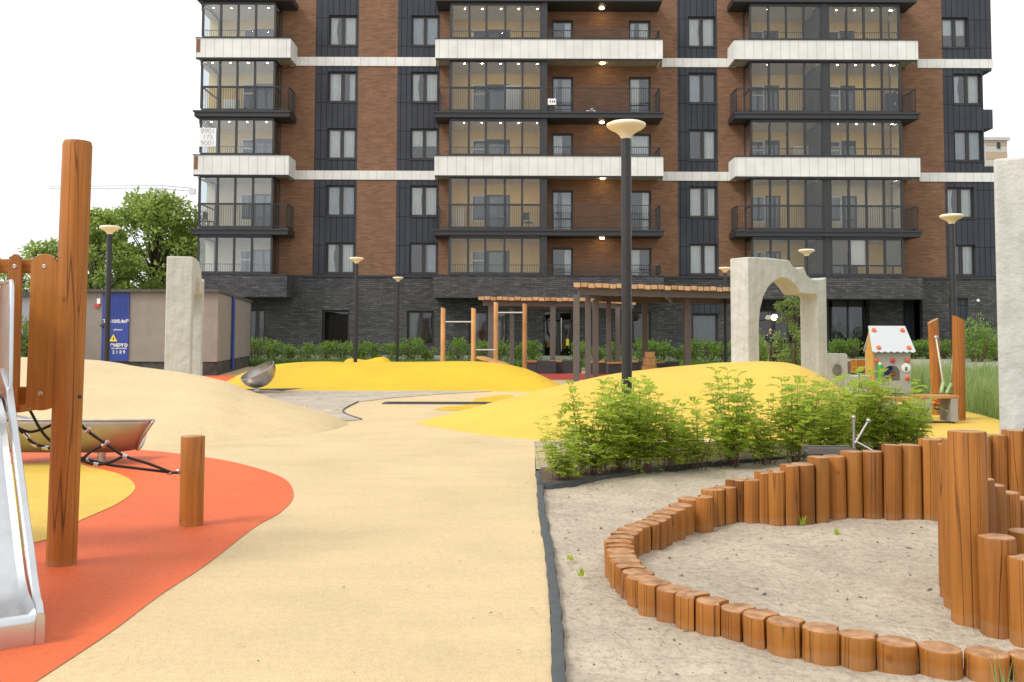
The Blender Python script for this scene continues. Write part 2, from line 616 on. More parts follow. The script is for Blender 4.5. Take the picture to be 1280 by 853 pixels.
M['signyellow'] = plain('sign_yellow', (0.80, 0.60, 0.03), 0.5, var=0.02)
M['signred'] = plain('sign_red', (0.55, 0.05, 0.04), 0.5)
M['ink'] = plain('black_ink', (0.03, 0.03, 0.03), 0.6)
M['greyink'] = plain('grey_ink', (0.22, 0.22, 0.24), 0.6)
M['rope'] = plain('black_rope', (0.015, 0.014, 0.014), 0.7)
M['paleRope'] = plain('pale_rope', (0.5, 0.46, 0.38), 0.8)
M['orangeplastic'] = plain('orange_plastic', (0.72, 0.13, 0.03), 0.4)
M['redplastic'] = plain('red_plastic', (0.55, 0.03, 0.03), 0.4)
M['greenplastic'] = plain('green_plastic', (0.05, 0.35, 0.03), 0.4)
M['palegreen'] = plain('pale_green_plastic', (0.30, 0.42, 0.18), 0.4)
M['playpanel'] = plain('greige_panel', (0.40, 0.36, 0.30), 0.5, var=0.04)
M['playroof'] = plain('white_panel', (0.50, 0.51, 0.53), 0.45, var=0.03)
M['playside'] = plain('ochre_panel', (0.50, 0.28, 0.06), 0.5)
M['tramp'] = plain('trampoline_mat', (0.02, 0.014, 0.014), 0.8)
M['bark'] = plain('bark', (0.10, 0.075, 0.05), 0.9, var=0.3, scale=8, bump=0.01)
M['stem'] = plain('shrub_stem', (0.13, 0.075, 0.045), 0.8, var=0.2)
M['shrub'] = leafmat('shrub_leaf', (0.29, 0.45, 0.02), (0.56, 0.66, 0.06), 0.55)
M['hedge'] = leafmat('hedge_leaf', (0.09, 0.19, 0.02), (0.23, 0.38, 0.06), 0.4)
M['tree'] = leafmat('tree_leaf', (0.16, 0.28, 0.03), (0.38, 0.50, 0.11), 0.5)
M['sapling'] = leafmat('sapling_leaf', (0.09, 0.17, 0.03), (0.22, 0.31, 0.08), 0.4)
M['grass'] = leafmat('grass_blade', (0.15, 0.26, 0.06), (0.36, 0.44, 0.18), 0.4)
M['turf'] = leafmat('turf_blade', (0.04, 0.12, 0.015), (0.12, 0.24, 0.03), 0.3)
M['pebble'] = plain('pebble', (0.16, 0.13, 0.11), 0.85, var=0.4, scale=40)
M['crane'] = plain('hazed_crane', (0.58, 0.61, 0.65), 0.7)  # paled and blued: distance haze is put into the colour
M['farwall'] = plain('far_render', (0.46, 0.45, 0.40), 0.9, var=0.05)
M['farband'] = plain('far_band', (0.42, 0.32, 0.22), 0.9)
M['greywall'] = plain('grey_wall', (0.30, 0.31, 0.33), 0.9)
M['skin'] = plain('skin', (0.48, 0.28, 0.20), 0.6, var=0.05)
M['hair'] = plain('hair', (0.03, 0.022, 0.018), 0.7)
M['blackcloth'] = plain('black_cloth', (0.02, 0.02, 0.023), 0.9)
M['olive'] = plain('olive_cloth', (0.13, 0.11, 0.06), 0.9)

# ------------------------------------------------------------------ sky and sun (overcast)
w = bpy.data.worlds.new('World')
scene.world = w
w.use_nodes = True
nt = w.node_tree
bg = nt.nodes['Background']
sky = nt.nodes.new('ShaderNodeTexSky')
sky.sky_type = 'NISHITA'
sky.sun_disc = False
SUN_EL, SUN_AZ = R(48), R(238)      # azimuth clockwise from +Y: behind the camera, to the left
sky.sun_elevation = SUN_EL
sky.sun_rotation = SUN_AZ
sky.air_density, sky.dust_density, sky.ozone_density = 1.0, 4.0, 1.0
hs = nt.nodes.new('ShaderNodeHueSaturation')
hs.inputs['Saturation'].default_value = 0.16
nt.links.new(sky.outputs[0], hs.inputs['Color'])
cl = nt.nodes.new('ShaderNodeMix')
cl.data_type = 'RGBA'
cl.inputs[0].default_value = 0.72          # thick even cloud over the clear sky
cl.inputs[7].default_value = (6.9, 7.02, 7.15, 1)
nt.links.new(hs.outputs[0], cl.inputs[6])
nt.links.new(cl.outputs[2], bg.inputs['Color'])
bg.inputs['Strength'].default_value = 0.15
sl = bpy.data.lights.new('sun', 'SUN')
sl.energy, sl.angle, sl.color = 1.5, R(20), (1.0, 0.96, 0.90)
so = bpy.data.objects.new('sun', sl)
COL.objects.link(so)
sd = Vector((math.sin(SUN_AZ) * math.cos(SUN_EL), math.cos(SUN_AZ) * math.cos(SUN_EL), math.sin(SUN_EL)))
so.rotation_euler = sd.to_track_quat('Z', 'Y').to_euler()
so.location = sd * 60
vs = scene.view_settings
vs.view_transform, vs.look, vs.gamma, vs.use_curve_mapping = 'Standard', 'None', 1.0, False
vs.exposure = 0.50
scene.render.engine = 'CYCLES'
scene.cycles.use_denoising = True
scene.cycles.max_bounces = 8
scene.cycles.transparent_max_bounces = 16
scene.cycles.sample_clamp_indirect = 6.0

# ------------------------------------------------------------------ ground sheets
def catmull(pts, k=8, closed=True):
    out = []
    n = len(pts)
    for i in range(n if closed else n - 1):
        p0 = pts[(i - 1) % n] if closed or i > 0 else pts[0]
        p1, p2 = pts[i], pts[(i + 1) % n]
        p3 = pts[(i + 2) % n] if closed or i + 2 < n else pts[-1]
        for j in range(k):
            t = j / k
            out.append(tuple(0.5 * (2 * b + (c - a) * t + (2 * a - 5 * b + 4 * c - d) * t * t + (3 * b - a - 3 * c + d) * t ** 3)
                             for a, b, c, d in zip(p0, p1, p2, p3)))
    if not closed:
        out.append(tuple(pts[-1]))
    return out


def sheet(name, pts, z, mat, thick=0.0):
    bm = bmesh.new()
    vs_ = [bm.verts.new((p[0], p[1], z)) for p in pts]
    f = bm.faces.new(vs_)
    if f.normal.z < 0:
        f.normal_flip()
    bmesh.ops.triangulate(bm, faces=[f], ngon_method='BEAUTY')
    me = bpy.data.meshes.new(name)
    bm.normal_update()
    for fc in bm.faces:
        if fc.normal.z < 0:
            fc.normal_flip()
    bm.to_mesh(me)
    bm.free()
    me.materials.append(mat)
    o = bpy.data.objects.new(name, me)
    COL.objects.link(o)
    return tag(o, kind='structure')


def gp(lst):
    return [tuple(G(x, y))[:2] for x, y in lst]


sheet('ground', [(-900, -40), (900, -40), (900, 1500), (-900, 1500)], -0.09, M['ground'])

EDGE = gp([(692, 1200), (690, 853), (687, 760), (681, 690), (673, 640), (671, 605), (669, 585), (669, 553)])
EDGE_C = catmull(EDGE, 8, False)


def edge_x(y):
    for a, b in zip(EDGE_C, EDGE_C[1:]):
        if a[1] <= y <= b[1]:
            return a[0] + (b[0] - a[0]) * (y - a[1]) / (b[1] - a[1])
    return EDGE_C[0][0] if y < EDGE_C[0][1] else EDGE_C[-1][0]


path_pts = [(-20, 0.3), (EDGE_C[0][0], 0.3)] + EDGE_C + [(0.9, 12.3), (3.0, 12.2), (5.5, 12.5), (6.5, 16), (8.5, 22), (13, 30), (13, 41), (-13, 41), (-20, 36)]
sheet('rubber_path', path_pts, 0.0, M['tan'])
sheet('plaza_path', [(-3.5, 25.4), (9, 25.4), (12.5, 31), (12.5, 40.5), (-9, 40.5), (-6, 30)], 0.004, M['plaza'])

orange = catmull(gp([(-40, 912), (45, 853), (140, 790), (200, 745), (260, 705), (318, 660), (352, 640), (367, 619), (352, 597), (300, 580), (250, 571),
                     (190, 564), (120, 560), (60, 562)]) + [(-8.0, 10.0), (-7.5, 4.5), (-4.2, 2.0), (-2.2, 2.35)], 10)
sheet('orange_rubber_ground', orange, 0.004, M['orange'])
yel = catmull(gp([(38, 681), (100, 652), (150, 629), (169, 610), (152, 595), (112, 585), (60, 579)]) + [(-6.6, 8.6), (-6.6, 5.4), (-4.0, 5.0)], 10)
sheet('yellow_rubber_ground', yel, 0.008, M['yellow'])
# grey sand pit in the middle distance
pit = gp([(262, 491), (300, 490), (400, 488.5), (520, 487.5), (640, 488), (590, 491), (540, 494), (490, 498), (448, 503), (432, 511), (432, 517), (452, 525), (432, 527), (384, 514), (330, 501)])
sheet('grey_sand_ground', pit, 0.008, M['greysand'])
eb = MB()
eb.tube([Vector((p[0], p[1], 0.012)) for p in catmull(gp([(448, 503), (432, 511), (430, 517), (452, 525)]), 5, False)], 0.013, 6)
solo(eb, 'edging_strip', M['edging'], tuple(G(432, 515)), 'short curved dark edging strip at the tip of the grey sand pit', 'edging')
eb = MB()
eb.tube([Vector((p[0], p[1], 0.012)) for p in gp([(300, 489.3), (400, 488), (520, 487), (690, 488.5)])], 0.045, 6)
solo(eb, 'edging_strip', M['edging'], tuple(G(480, 488)), 'long dark edging strip between grey sand and rear yellow mound', 'edging')
sheet('orange_patch_ground', gp([(235, 478), (300, 478), (310, 470), (235, 470)]), 0.008, M['orange'])
c = G(688, 471)
sheet('red_circle_ground', [(c.x + 3.0 * math.cos(a), c.y + 2.4 * math.sin(a)) for a in [2 * PI * i / 40 for i in range(40)]], 0.008, M['red'])
yy = catmull(gp([(549, 513), (556, 509), (585, 506), (598, 498), (640, 494), (640, 512)]), 6)
sheet('yellow_patch_ground', yy, 0.004, M['mustard'])
court = gp([(900, 549), (1010, 560), (1120, 560), (1200, 552), (1275, 545), (1262, 530), (1205, 514), (1155, 506), (1060, 497), (980, 500)])
sheet('yellow_court_ground', catmull(court, 6), 0.004, M['yellow'])
sheet('paver_ground', gp([(668, 552), (770, 548), (770, 600), (670, 587)]), 0.006, M['paver'])

# sand, modelled grains and dips
rows, colsn = 190, 150


def sand_z(x, y):
    p = Vector((x, y, 0))
    z = 0.030 * noise.noise(p * 0.8) + 0.024 * noise.noise(p * 2.7 + Vector((5, 3, 1))) + 0.011 * noise.noise(p * 8 + Vector((1, 9, 4))) + 0.005 * noise.noise(p * 22)
    return z - 0.004


mb = MB()
grid = []
for i in range(rows + 1):
    y = 1.9 + (11.8 - 1.9) * (i / rows) ** 1.15
    x0 = edge_x(y) + 0.03
    x1 = 9.5
    grid.append([(x0 + (x1 - x0) * (j / colsn) ** 1.35, y) for j in range(colsn + 1)])
n = 0
mb.v = [(x, y, sand_z(x, y) * min(1, j / 4) - 0.012) for r in grid for j, (x, y) in enumerate(r)]
for i in range(rows):
    for j in range(colsn):
        a = i * (colsn + 1) + j
        mb.f.append((a, a + 1, a + colsn + 2, a + colsn + 1))
        mb.m.append(0)
tag(mb.build('sand_ground', M['sand'], smooth=True, fix=False), kind='structure')

bed = gp([(676, 588), (677, 607), (700, 607), (760, 598), (860, 583), (960, 575), (1010, 571)]) + [(4.0, 10.6), (6.6, 10.6), (6.8, 11.9), (3.4, 12.2)] + gp([(760, 556), (745, 586)])
mb = MB()
bb = bed
cx = sum(p[0] for p in bb) / len(bb)
cy = sum(p[1] for p in bb) / len(bb)
sheet('planting_bed_ground', bb, 0.028, M['soil'])
eb = MB()
pts = []
for i, (x, y) in enumerate(EDGE_C):
    if y > 9.6:
        continue
    pts.append(Vector((x + 0.03 + 0.012 * noise.noise(Vector((0, y * 2.5, 0))), y, 0.0 + 0.01 * noise.noise(Vector((3, y * 4, 0))))))
pp = [pts[0]]
for a, b in zip(pts, pts[1:]):
    for k in range(1, 5):
        q = a.lerp(b, k / 4)
        q.x += 0.008 * noise.noise(q * 7)
        pp.append(q)
eb.rings([[p + Vector((-0.032, 0, -0.05)), p + Vector((-0.03, 0, 0.014)), p + Vector((-0.012, 0, 0.024 + .006 * noise.noise(p * 9))), p + Vector((0.022, 0, 0.020)), p + Vector((0.034, 0, -0.05))] for p in pp])
solo(eb, 'edging_strip', M['edging'], tuple(pts[4]), 'long wavy black rubber edging between pale path and sand', 'edging', smooth=50)
eb = MB()
bpts = [Vector((p[0], p[1], 0.015 + .01 * noise.noise(Vector((p[0] * 4, 0, 0))))) for p in catmull(gp([(672, 608), (700, 608), (760, 599), (860, 584), (960, 576), (1012, 572)]), 8, False)]
eb.rings([[p + Vector((0, -0.018, -0.05)), p + Vector((0, -0.016, 0.02)), p + Vector((0, 0.016, 0.024)), p + Vector((0, 0.02, -0.05))] for p in bpts])
solo(eb, 'edging_strip', M['edging'], tuple(bpts[5]), 'black edging along the soil at the foot of the lime shrubs', 'edging', smooth=50)

# pebbles and bits of bark on the sand (nobody could count them)
mb = MB()
rnd = random.Random(5)
for i in range(1500):
    y = 2.6 + 7.5 * rnd.random() ** 1.3
    x = edge_x(y) + 0.1 + rnd.random() ** 1.2 * 4.2
    r = 0.003 + 0.008 * rnd.random() ** 6
    if rnd.random() < .015:
        r *= 1.7
    a = rnd.random() * PI
    c_ = Vector((x, y, sand_z(x, y) - 0.012 + r * .5))
    ax = Vector((math.cos(a), math.sin(a), 0)) * r * rnd.uniform(1, 2.4)
    ay = Vector((-math.sin(a), math.cos(a), 0)) * r
    az = Vector((0, 0, r * rnd.uniform(.5, .9)))
    p6 = [c_ + ax, c_ + ay, c_ - ax, c_ - ay]
    n0 = len(mb.v)
    mb.v += [tuple(q) for q in p6] + [tuple(c_ + az + ax * .2), tuple(c_ - az)]
    for k in range(4):
        mb.f.append((n0 + k, n0 + (k + 1) % 4, n0 + 4))
        mb.f.append((n0 + (k + 1) % 4, n0 + k, n0 + 5))
        mb.m += [0, 0]
tag(mb.build('gravel', M['pebble'], smooth=60, fix=False), 'small dark pebbles and bark bits scattered on the pale sand', 'gravel', kind='stuff')


# clods and dark crumbs on the grey sand pit
mb = MB()
for i in range(900):
    f = rnd.random()
    y = 14.6 + 8.4 * rnd.random()
    x = -6.5 + 6.5 * rnd.random()
    # keep inside the pit outline
    ins = False
    for (ax_, ay_), (bx_, by_) in zip(pit, pit[1:] + pit[:1]):
        if (ay_ > y) != (by_ > y) and x < (bx_ - ax_) * (y - ay_) / (by_ - ay_) + ax_:
            ins = not ins
    if not ins or noise.noise(Vector((x * .6, y * .5, 3))) < -.1:
        continue
    r = .012 + .035 * rnd.random() ** 3
    a = rnd.random() * PI
    c_ = Vector((x, y, .008))
    ax = Vector((math.cos(a), math.sin(a), 0)) * r * rnd.uniform(1, 2.6)
    ay = Vector((-math.sin(a), math.cos(a), 0)) * r
    n0 = len(mb.v)
    mb.v += [tuple(q) for q in (c_ + ax, c_ + ay, c_ - ax, c_ - ay, c_ + Vector((0, 0, r * .8)))]
    for k in range(4):
        mb.f.append((n0 + k, n0 + (k + 1) % 4, n0 + 4))
        mb.m.append(0)
tag(mb.build('sand_clods', M['greysand'], fix=False), 'crumbly clods of grey sand scattered over the far sand pit', 'sand', kind='stuff')


# ------------------------------------------------------------------ rubber mounds
def mound(name, stations, mat, label, n=26, sub=9, band=None, mats=None):
    """stations: (front xy, back xy, crest height, crest position 0..1)"""
    S = []
    for i in range(len(stations) - 1):
        a0 = stations[max(i - 1, 0)]
        a1, a2 = stations[i], stations[i + 1]
        a3 = stations[min(i + 2, len(stations) - 1)]
        f = [(*s[0], *s[1], s[2], s[3]) for s in (a0, a1, a2, a3)]
        for j in range(sub):
            t_ = j / sub
            S.append([0.5 * (2 * b + (c - a) * t_ + (2 * a - 5 * b + 4 * c - d) * t_ * t_ + (3 * b - a - 3 * c + d) * t_ ** 3) for a, b, c, d in zip(*f)])
    S.append([*stations[-1][0], *stations[-1][1], stations[-1][2], stations[-1][3]])
    mb = MB()
    k = n + 1
    for s in S:
        fx, fy, bx, by, h, cr = s
        h = max(h, 0.0)
        for j in range(k):
            u = j / n
            if u < cr:
                q = u / cr
                z = h * (0.5 - 0.5 * math.cos(PI * q ** 0.82))
            else:
                q = (1 - u) / max(1e-3, 1 - cr)
                z = h * (0.5 - 0.5 * math.cos(PI * q ** 0.82))
            x, y = fx + (bx - fx) * u, fy + (by - fy) * u
            z += 0.018 * min(1, z * 4) * noise.noise(Vector((x * .9, y * .9, 2))) + .006 * min(1, z * 4) * noise.noise(Vector((x * 4, y * 4, 7)))
            mb.v.append((x, y, z - 0.002 if 0 < j < n else -0.03))
    for i in range(len(S) - 1):
        for j in range(n):
            a = i * k + j
            mb.f.append((a, a + k, a + k + 1, a + 1))
            mb.m.append(1 if band and j >= band else 0)
    p0 = stations[len(stations) // 2][0]
    o = mb.build(name, mats or mat, None, smooth=True, org=(p0[0], p0[1], 0), fix=True)
    o.location = (p0[0], p0[1], 0)
    return tag(o, label, 'play mound', 'rubber play mounds')


g2 = lambda x, y: tuple(G(x, y))[:2]
# tan mound on the left
mound('play_mound', [((-17, 12.0), (-17, 19.5), 0.3, .5), ((-12, 11.6), (-12, 19.5), 0.95, .5), ((-7.3, 11.6), (-7.4, 18.8), 0.98, .5), ((-5.6, 11.75), (-6.2, 18.6), 0.84, .5),
                     (g2(225, 557), (-5.2, 18.2), 0.66, .48), (g2(300, 553), (-4.6, 17.8), 0.46, .47), (g2(360, 547), (-3.9, 17.0), 0.30, .46),
                     (g2(410, 540), (-3.1, 16.0), .15, .5), (g2(436, 531), (-2.55, 14.9), 0.02, .5)],
      M['tan'], 'pale tan rubber mound with a yellow rear edge, left of the path', band=23, mats=[M['tan'], M['mustard']])
# long rear yellow mound
mound('play_mound', [((-8.0, 25.5), (-7.7, 27.5), 0.0, .5), ((-7.0, 23.6), (-6.9, 28.2), 0.42, .5), ((-5.9, 23.3), (-5.9, 28), 0.62, .5), ((-4, 23.2), (-4, 28), .64, .5),
                     ((-2, 23.3), (-2, 28), 0.66, .5), ((-0.8, 23.3), (-.6, 27.8), 0.66, .5), ((.2, 23.2), (.3, 27.2), 0.52, .5), ((0.85, 23.1), (.95, 26.2), 0.27, .5), ((1.5, 23.4), (1.5, 24.6), 0.0, .5)],
      M['mustard'], 'long flat-topped bright yellow mound behind the grey sand')
# right yellow mound
mound('play_mound', [(g2(516, 529), (-1.45, 15.2), 0.0, .5), (g2(560, 538), (-.5, 16.3), 0.20, .52), (g2(620, 547), (.35, 17), .42, .53), (g2(690, 552), (1.1, 17.6), .60, .53),
                     (g2(770, 552), (2.1, 18.2), .76, .54), (g2(850, 551), (3.1, 18.6), .86, .54), (g2(930, 549), (4.3, 18.8), .94, .54), (g2(1000, 549), (5.3, 18.6), .92, .5),
                     (g2(1040, 545), (6.0, 18), .62, .5), (g2(1065, 538), (6.3, 17), 0.2, .5), (g2(1075, 530), (6.1, 15.5), 0, .5)],
      M['yellow'], 'broad yellow rubber mound behind the lime green shrubs')
c0, c1 = G(432, 459, .0), G(485, 459, 0)
mound('play_mound', [((-6.05, 33), (-6.05, 34), 0.0, .5), ((-5.8, 32.4), (-5.8, 35), .48, .5), ((-5.4, 32.2), (-5.4, 35.2), .53, .5), ((-5.1, 32.2), (-5.1, 35.2), .50, .5), ((-4.65, 32.2), (-4.65, 35), .60, .5), ((-4.3, 32.4), (-4.3, 34.8), .52, .5),
                     ((-3.9, 33), (-3.9, 34), .0, .5)], M['mustard'], 'small yellow twin bump peeking over the rear yellow mound')

# trampoline let into the ground
c = G(545, 505)
mb = MB()
mb.box(c.x - .95, c.x + 1.0, c.y - .12, c.y + .36, -0.02, 0.012)
tr = wthing('trampoline', 'black in-ground trampoline mat in the pale path before the mounds', 'trampoline', (c.x, c.y, 0))
mb.build('mat', M['tramp'], tr)
mb = MB()
for y0, y1 in ((c.y - .16, c.y - .12), (c.y + .36, c.y + .40)):
    mb.box(c.x - 1.05, c.x + 1.1, y0, y1, -.02, .016)
for x0, x1 in ((c.x - 1.05, c.x - .95), (c.x + 1.0, c.x + 1.1)):
    mb.box(x0, x1, c.y - .12, c.y + .36, -.02, .016)
mb.build('rim', M['edging'], tr)

# ------------------------------------------------------------------ the log palisade
DIA = 0.166


def zfix(py, Y):
    return EYE.z - (py - HORIZON) * Y / F0


def log_base(px, ytop, ybase=None, ztop=None, dia=DIA):
    if ybase is not None:
        Y = G(px, ybase).y + dia / 2
        z = at(px, ytop, Y).z
    else:
        d = ray(px, ytop)
        tt = (ztop - EYE.z) / d.z
        Y = (EYE + d * tt).y
        z = ztop
    X = at(px, ytop, Y).x
    return X, Y, z


front = [(1290, 820, 856), (1232.5, 816, 853), (1175.7, 809, 847.7), (1122, 801, 841), (1073, 792.6, 833), (1027, 785, 828.5), (984, 776, 821), (953, 768, 811), (923, 759.6, 802),
         (891.5, 751, 796), (866.5, 743, 789), (842.7, 736, 779), (819, 728, 769.6), (804, 722, 760), (796, 714.6, 751), (788.5, 707.5, 743.6), (782, 700.6, 735.8), (779, 695, 729), (775, 688, 720)]
bend = [(774, 682.8), (773.6, 676.8), (775, 671.5), (780, 666.6), (787, 661.5), (797, 657), (808, 653.4), (818, 649.8), (825, 645.5), (831, 640.5), (841.7, 636), (851.7, 631)]
rear = [(862.5, 623, 661), (877.5, 620.5, 662), (891, 611.6, 657), (906, 609, 655), (921, 600, 653), (937, 599.4, 654), (952, 590.5, 654), (968, 589, 655), (984.7, 581.6, 655), (1003, 580, 652.5),
        (1022, 571, 651), (1043, 570, 648), (1064, 564, 647), (1089.5, 564, 648), (1112, 556, 649), (1137, 556, 648.5), (1161, 549, 649), (1184, 548.5, 647), (1205, 546, 645), (1224, 544.5, 643), (1243, 543.5, 641), (1266, 538, 641), (1292, 536, 642)]
chain = []
X0, Y0, _ = log_base(1350, 828, 866)
chain.append((X0, Y0, .09, 'x'))
for a in front:
    chain.append((*log_base(*a), 'f'))
for i, (px, yt) in enumerate(bend):
    zt = 0.128 + (0.185 - 0.128) * (i + 1) / (len(bend) + 1)
    chain.append((*log_base(px, yt, None, zt), 'b'))
for a in rear:
    chain.append((*log_base(*a), 'r'))
inner = []
for px, yt, Y in ((1191, 564, 5.30), (1192.5, 556, 5.14), (1197.5, 549, 4.95)):
    p = at(px, yt, Y)
    inner.append([p.x, p.y, p.z])
p = at(1208.7, 539, 4.685)
tall = [p.x, p.y, p.z]
far_in = []
for px, yt, Y in ((1199, 575, 5.46), (1211, 588, 5.57), (1223.5, 598, 5.66), (1239, 606, 5.76), (1255, 615, 5.88), (1274, 622, 6.02), (1294, 629, 6.1)):
    p = at(px, yt, Y)
    far_in.append([p.x, p.y, p.z])
right_in = []
for px, yt, Y in ((1247, 671, 4.54), (1285, 697, 4.41)):
    p = at(px, yt, Y)
    right_in.append([p.x, p.y, p.z])
p = at(1284, 664, 4.95)
spare = [[p.x, p.y, p.z]]


def log_mesh(x, y, z, r, cutters, lean=0.0, seed=0):
    rr = random.Random(seed)
    nseg = 40
    pts = []
    for j in range(nseg):
        a = 2 * PI * j / nseg
        q = Vector((x + r * math.cos(a), y + r * math.sin(a), 0))
        for cx_, cy_, cr_ in cutters:
            v_ = Vector((q.x - cx_, q.y - cy_, 0))
            if v_.length < cr_ + .005:
                # slide back along the line to this log's own centre until it leaves the neighbour
                d_ = Vector((x - q.x, y - q.y, 0))
                lo, hi = 0.0, 1.0
                for _ in range(18):
                    m_ = (lo + hi) / 2
                    w_ = q + d_ * m_
                    if (Vector((w_.x - cx_, w_.y - cy_, 0))).length < cr_ + .005:
                        lo = m_
                    else:
                        hi = m_
                q = q + d_ * hi
        pts.append((q.x - x, q.y - y))
    lx, ly = rr.uniform(-lean, lean), rr.uniform(-lean, lean)
    mb = MB()
    H = z + 0.22
    ch = 0.007
    tilt_a, tilt_m = rr.random() * 6.28, rr.uniform(0, .035)
    R_ = []
    for zz, s_ in ((-0.22, 1), (0.0, 1), (z * .5, 1), (z - ch, 1), (z - ch * .3, 1 - ch * .25 / r), (z, 1 - ch * .9 / r)):
        f = max(0, zz) / max(z, .05)
        R_.append([(px_ * s_ + lx * f, py_ * s_ + ly * f, zz + (tilt_m * (px_ * math.cos(tilt_a) + py_ * math.sin(tilt_a)) if zz > z * .8 else 0)) for px_, py_ in pts])
    mb.rings(R_, True, True, 0, 1)
    mb.m = [0] * len(mb.m)
    mb.m[-1] = 1
    return mb


def add_log(i, arr, x, y, z, label, group, r=None, cut=(), seed=0, lean=.006):
    rr = random.Random(seed + 77)
    r = r or DIA / 2 * rr.uniform(0.97, 1.05)
    mb = log_mesh(x, y, z, r, cut, lean, seed)
    o = mb.build('log_post', [M['log'], M['logend']], None, smooth=28, fix=False)
    o.location = (x, y, 0)
    return tag(o, label, 'log post', group)


GL = 'wooden logs of the sandbox palisade'
rads = {}
cnt = {'f': 0, 'b': 0, 'r': 0}
for i, (x, y, z, k) in enumerate(chain):
    r = DIA / 2 * random.Random(i * 3 + 1).uniform(0.98, 1.04)
    if k == 'r':
        r *= 0.98
    rads[i] = r
    cut = [(chain[i - 1][0], chain[i - 1][1], rads[i - 1])] if i > 0 else []
    if k == 'x':
        continue
    if k == 'f':
        lab = {0: 'low round log cut off by the right frame edge on the sandbox front rim', 1: 'low log behind the grass tuft in the sandbox front rim'}.get(
            cnt[k], f'{ORD[cnt[k] - 1]} low log left of the grass tuft in sandbox front rim' if cnt[k] > 1 else None)
        if cnt[k] > 1:
            lab = f'{ORD[cnt[k] - 2]} low round log left of the grass tuft along the sandbox front rim'
    elif k == 'b':
        lab = f'{ORD[cnt[k]]} low log of the tight left bend, counted from the nearest'
    else:
        lab = f'{ORD[cnt[k]]} log from the low left end of the rising rear log wall'
        if cnt[k] in (17, 18, 19):
            pass
    cnt[k] += 1
    add_log(i, chain, x, y, z, lab, GL, r, cut, i)
prev = None
for i, (x, y, z) in enumerate(far_in[::-1]):
    if i == 0:
        prev = (x, y, DIA / 2)
        continue
    lab = f'{ORD[i - 1]} log from the right in the descending stair behind the tallest log'
    add_log(0, None, x, y, z, lab, 'logs of the inner sandbox spiral', DIA / 2, [prev], 200 + i)
    prev = (x, y, DIA / 2)
for i, (x, y, z) in enumerate(inner):
    lab = ['thin sliver of the lowest and rearmost log peeking left of the tallest log', 'middle of the three tall logs peeking out left of the tallest log', 'tall log tucked directly behind the left edge of the tallest log'][i]
    add_log(0, None, x, y, z, lab, 'logs of the inner sandbox spiral', DIA / 2, [prev], 300 + i)
    prev = (x, y, DIA / 2)
add_log(0, None, tall[0], tall[1], tall[2], 'tallest thick log standing at the near end of the inner spiral', 'logs of the inner sandbox spiral', .0868, [prev], 400, lean=.004)
pr = (tall[0], tall[1], .0868)
for i, (x, y, z) in enumerate(right_in):
    lab = ['half height log with a pale shiny top, right beside the tallest log', 'half height log cut by the right frame edge, nearest of the inner spiral'][i]
    add_log(0, None, x, y, z, lab, 'logs of the inner sandbox spiral', .083, [pr], 410 + i)
    pr = (x, y, .083)
add_log(0, None, *spare[0], 'half height log behind the pale topped log, at the right frame edge', 'logs of the inner sandbox spiral', .083, [], 420)

# ------------------------------------------------------------------ left play tower: post, railing, slide
b = G(76.5, 706)
PX, PY = b.x, b.y
tw = wthing('play_tower', 'orange-brown wooden play tower with picket railing and steel slide', 'play tower', (PX, PY, 0))
mb = MB()
topz = at(97, 178, PY).z
tx = at(97, 178, PY).x
pr_ = []
nz = 14
for i in range(nz + 1):
    f = i / nz
    c_ = Vector((PX + (tx - PX) * f, PY, topz * f - .02))
    rr_ = .0835
    pr_.append([c_ + Vector((rr_ * math.cos(a), rr_ * math.sin(a), 0)) for a in [2 * PI * j / 32 for j in range(32)]])
c_ = Vector((tx, PY, topz))
pr_.append([c_ + Vector((.076 * math.cos(a), .076 * math.sin(a), .004)) for a in [2 * PI * j / 32 for j in range(32)]])
mb.rings(pr_, True, True, 0, 1)
post = mb.build('post', [M['post'], M['logend']], tw, smooth=40)
mb = MB()
PXr = at(76, 520, PY).x
for y, zz in ((519, 0), (604, 0)):
    pass
k_ = at(75, 467, PY - .05)
mb.lathe(at(100, 496, PY - .085), [(0, .0), (.012, .0), (.012, .006), (.004, .010)], 10, axis=(0, -1, 0))
mb.build('plug', M['frame'], post, smooth=30)
ys = PY + 0.01
r1a, r1b = at(76, 324, ys), at(-60, 322, ys)
for (ya, yb) in ((324, 341), (484, 506)):
    p0, p1 = at(80, ya, ys), at(-150, yb, ys)
    mb = MB()
    mb.box(p1.x, PX, ys, ys + .045, p1.z, p0.z)
    mb.build('rail', M['plankx'], tw, bevel=.006)
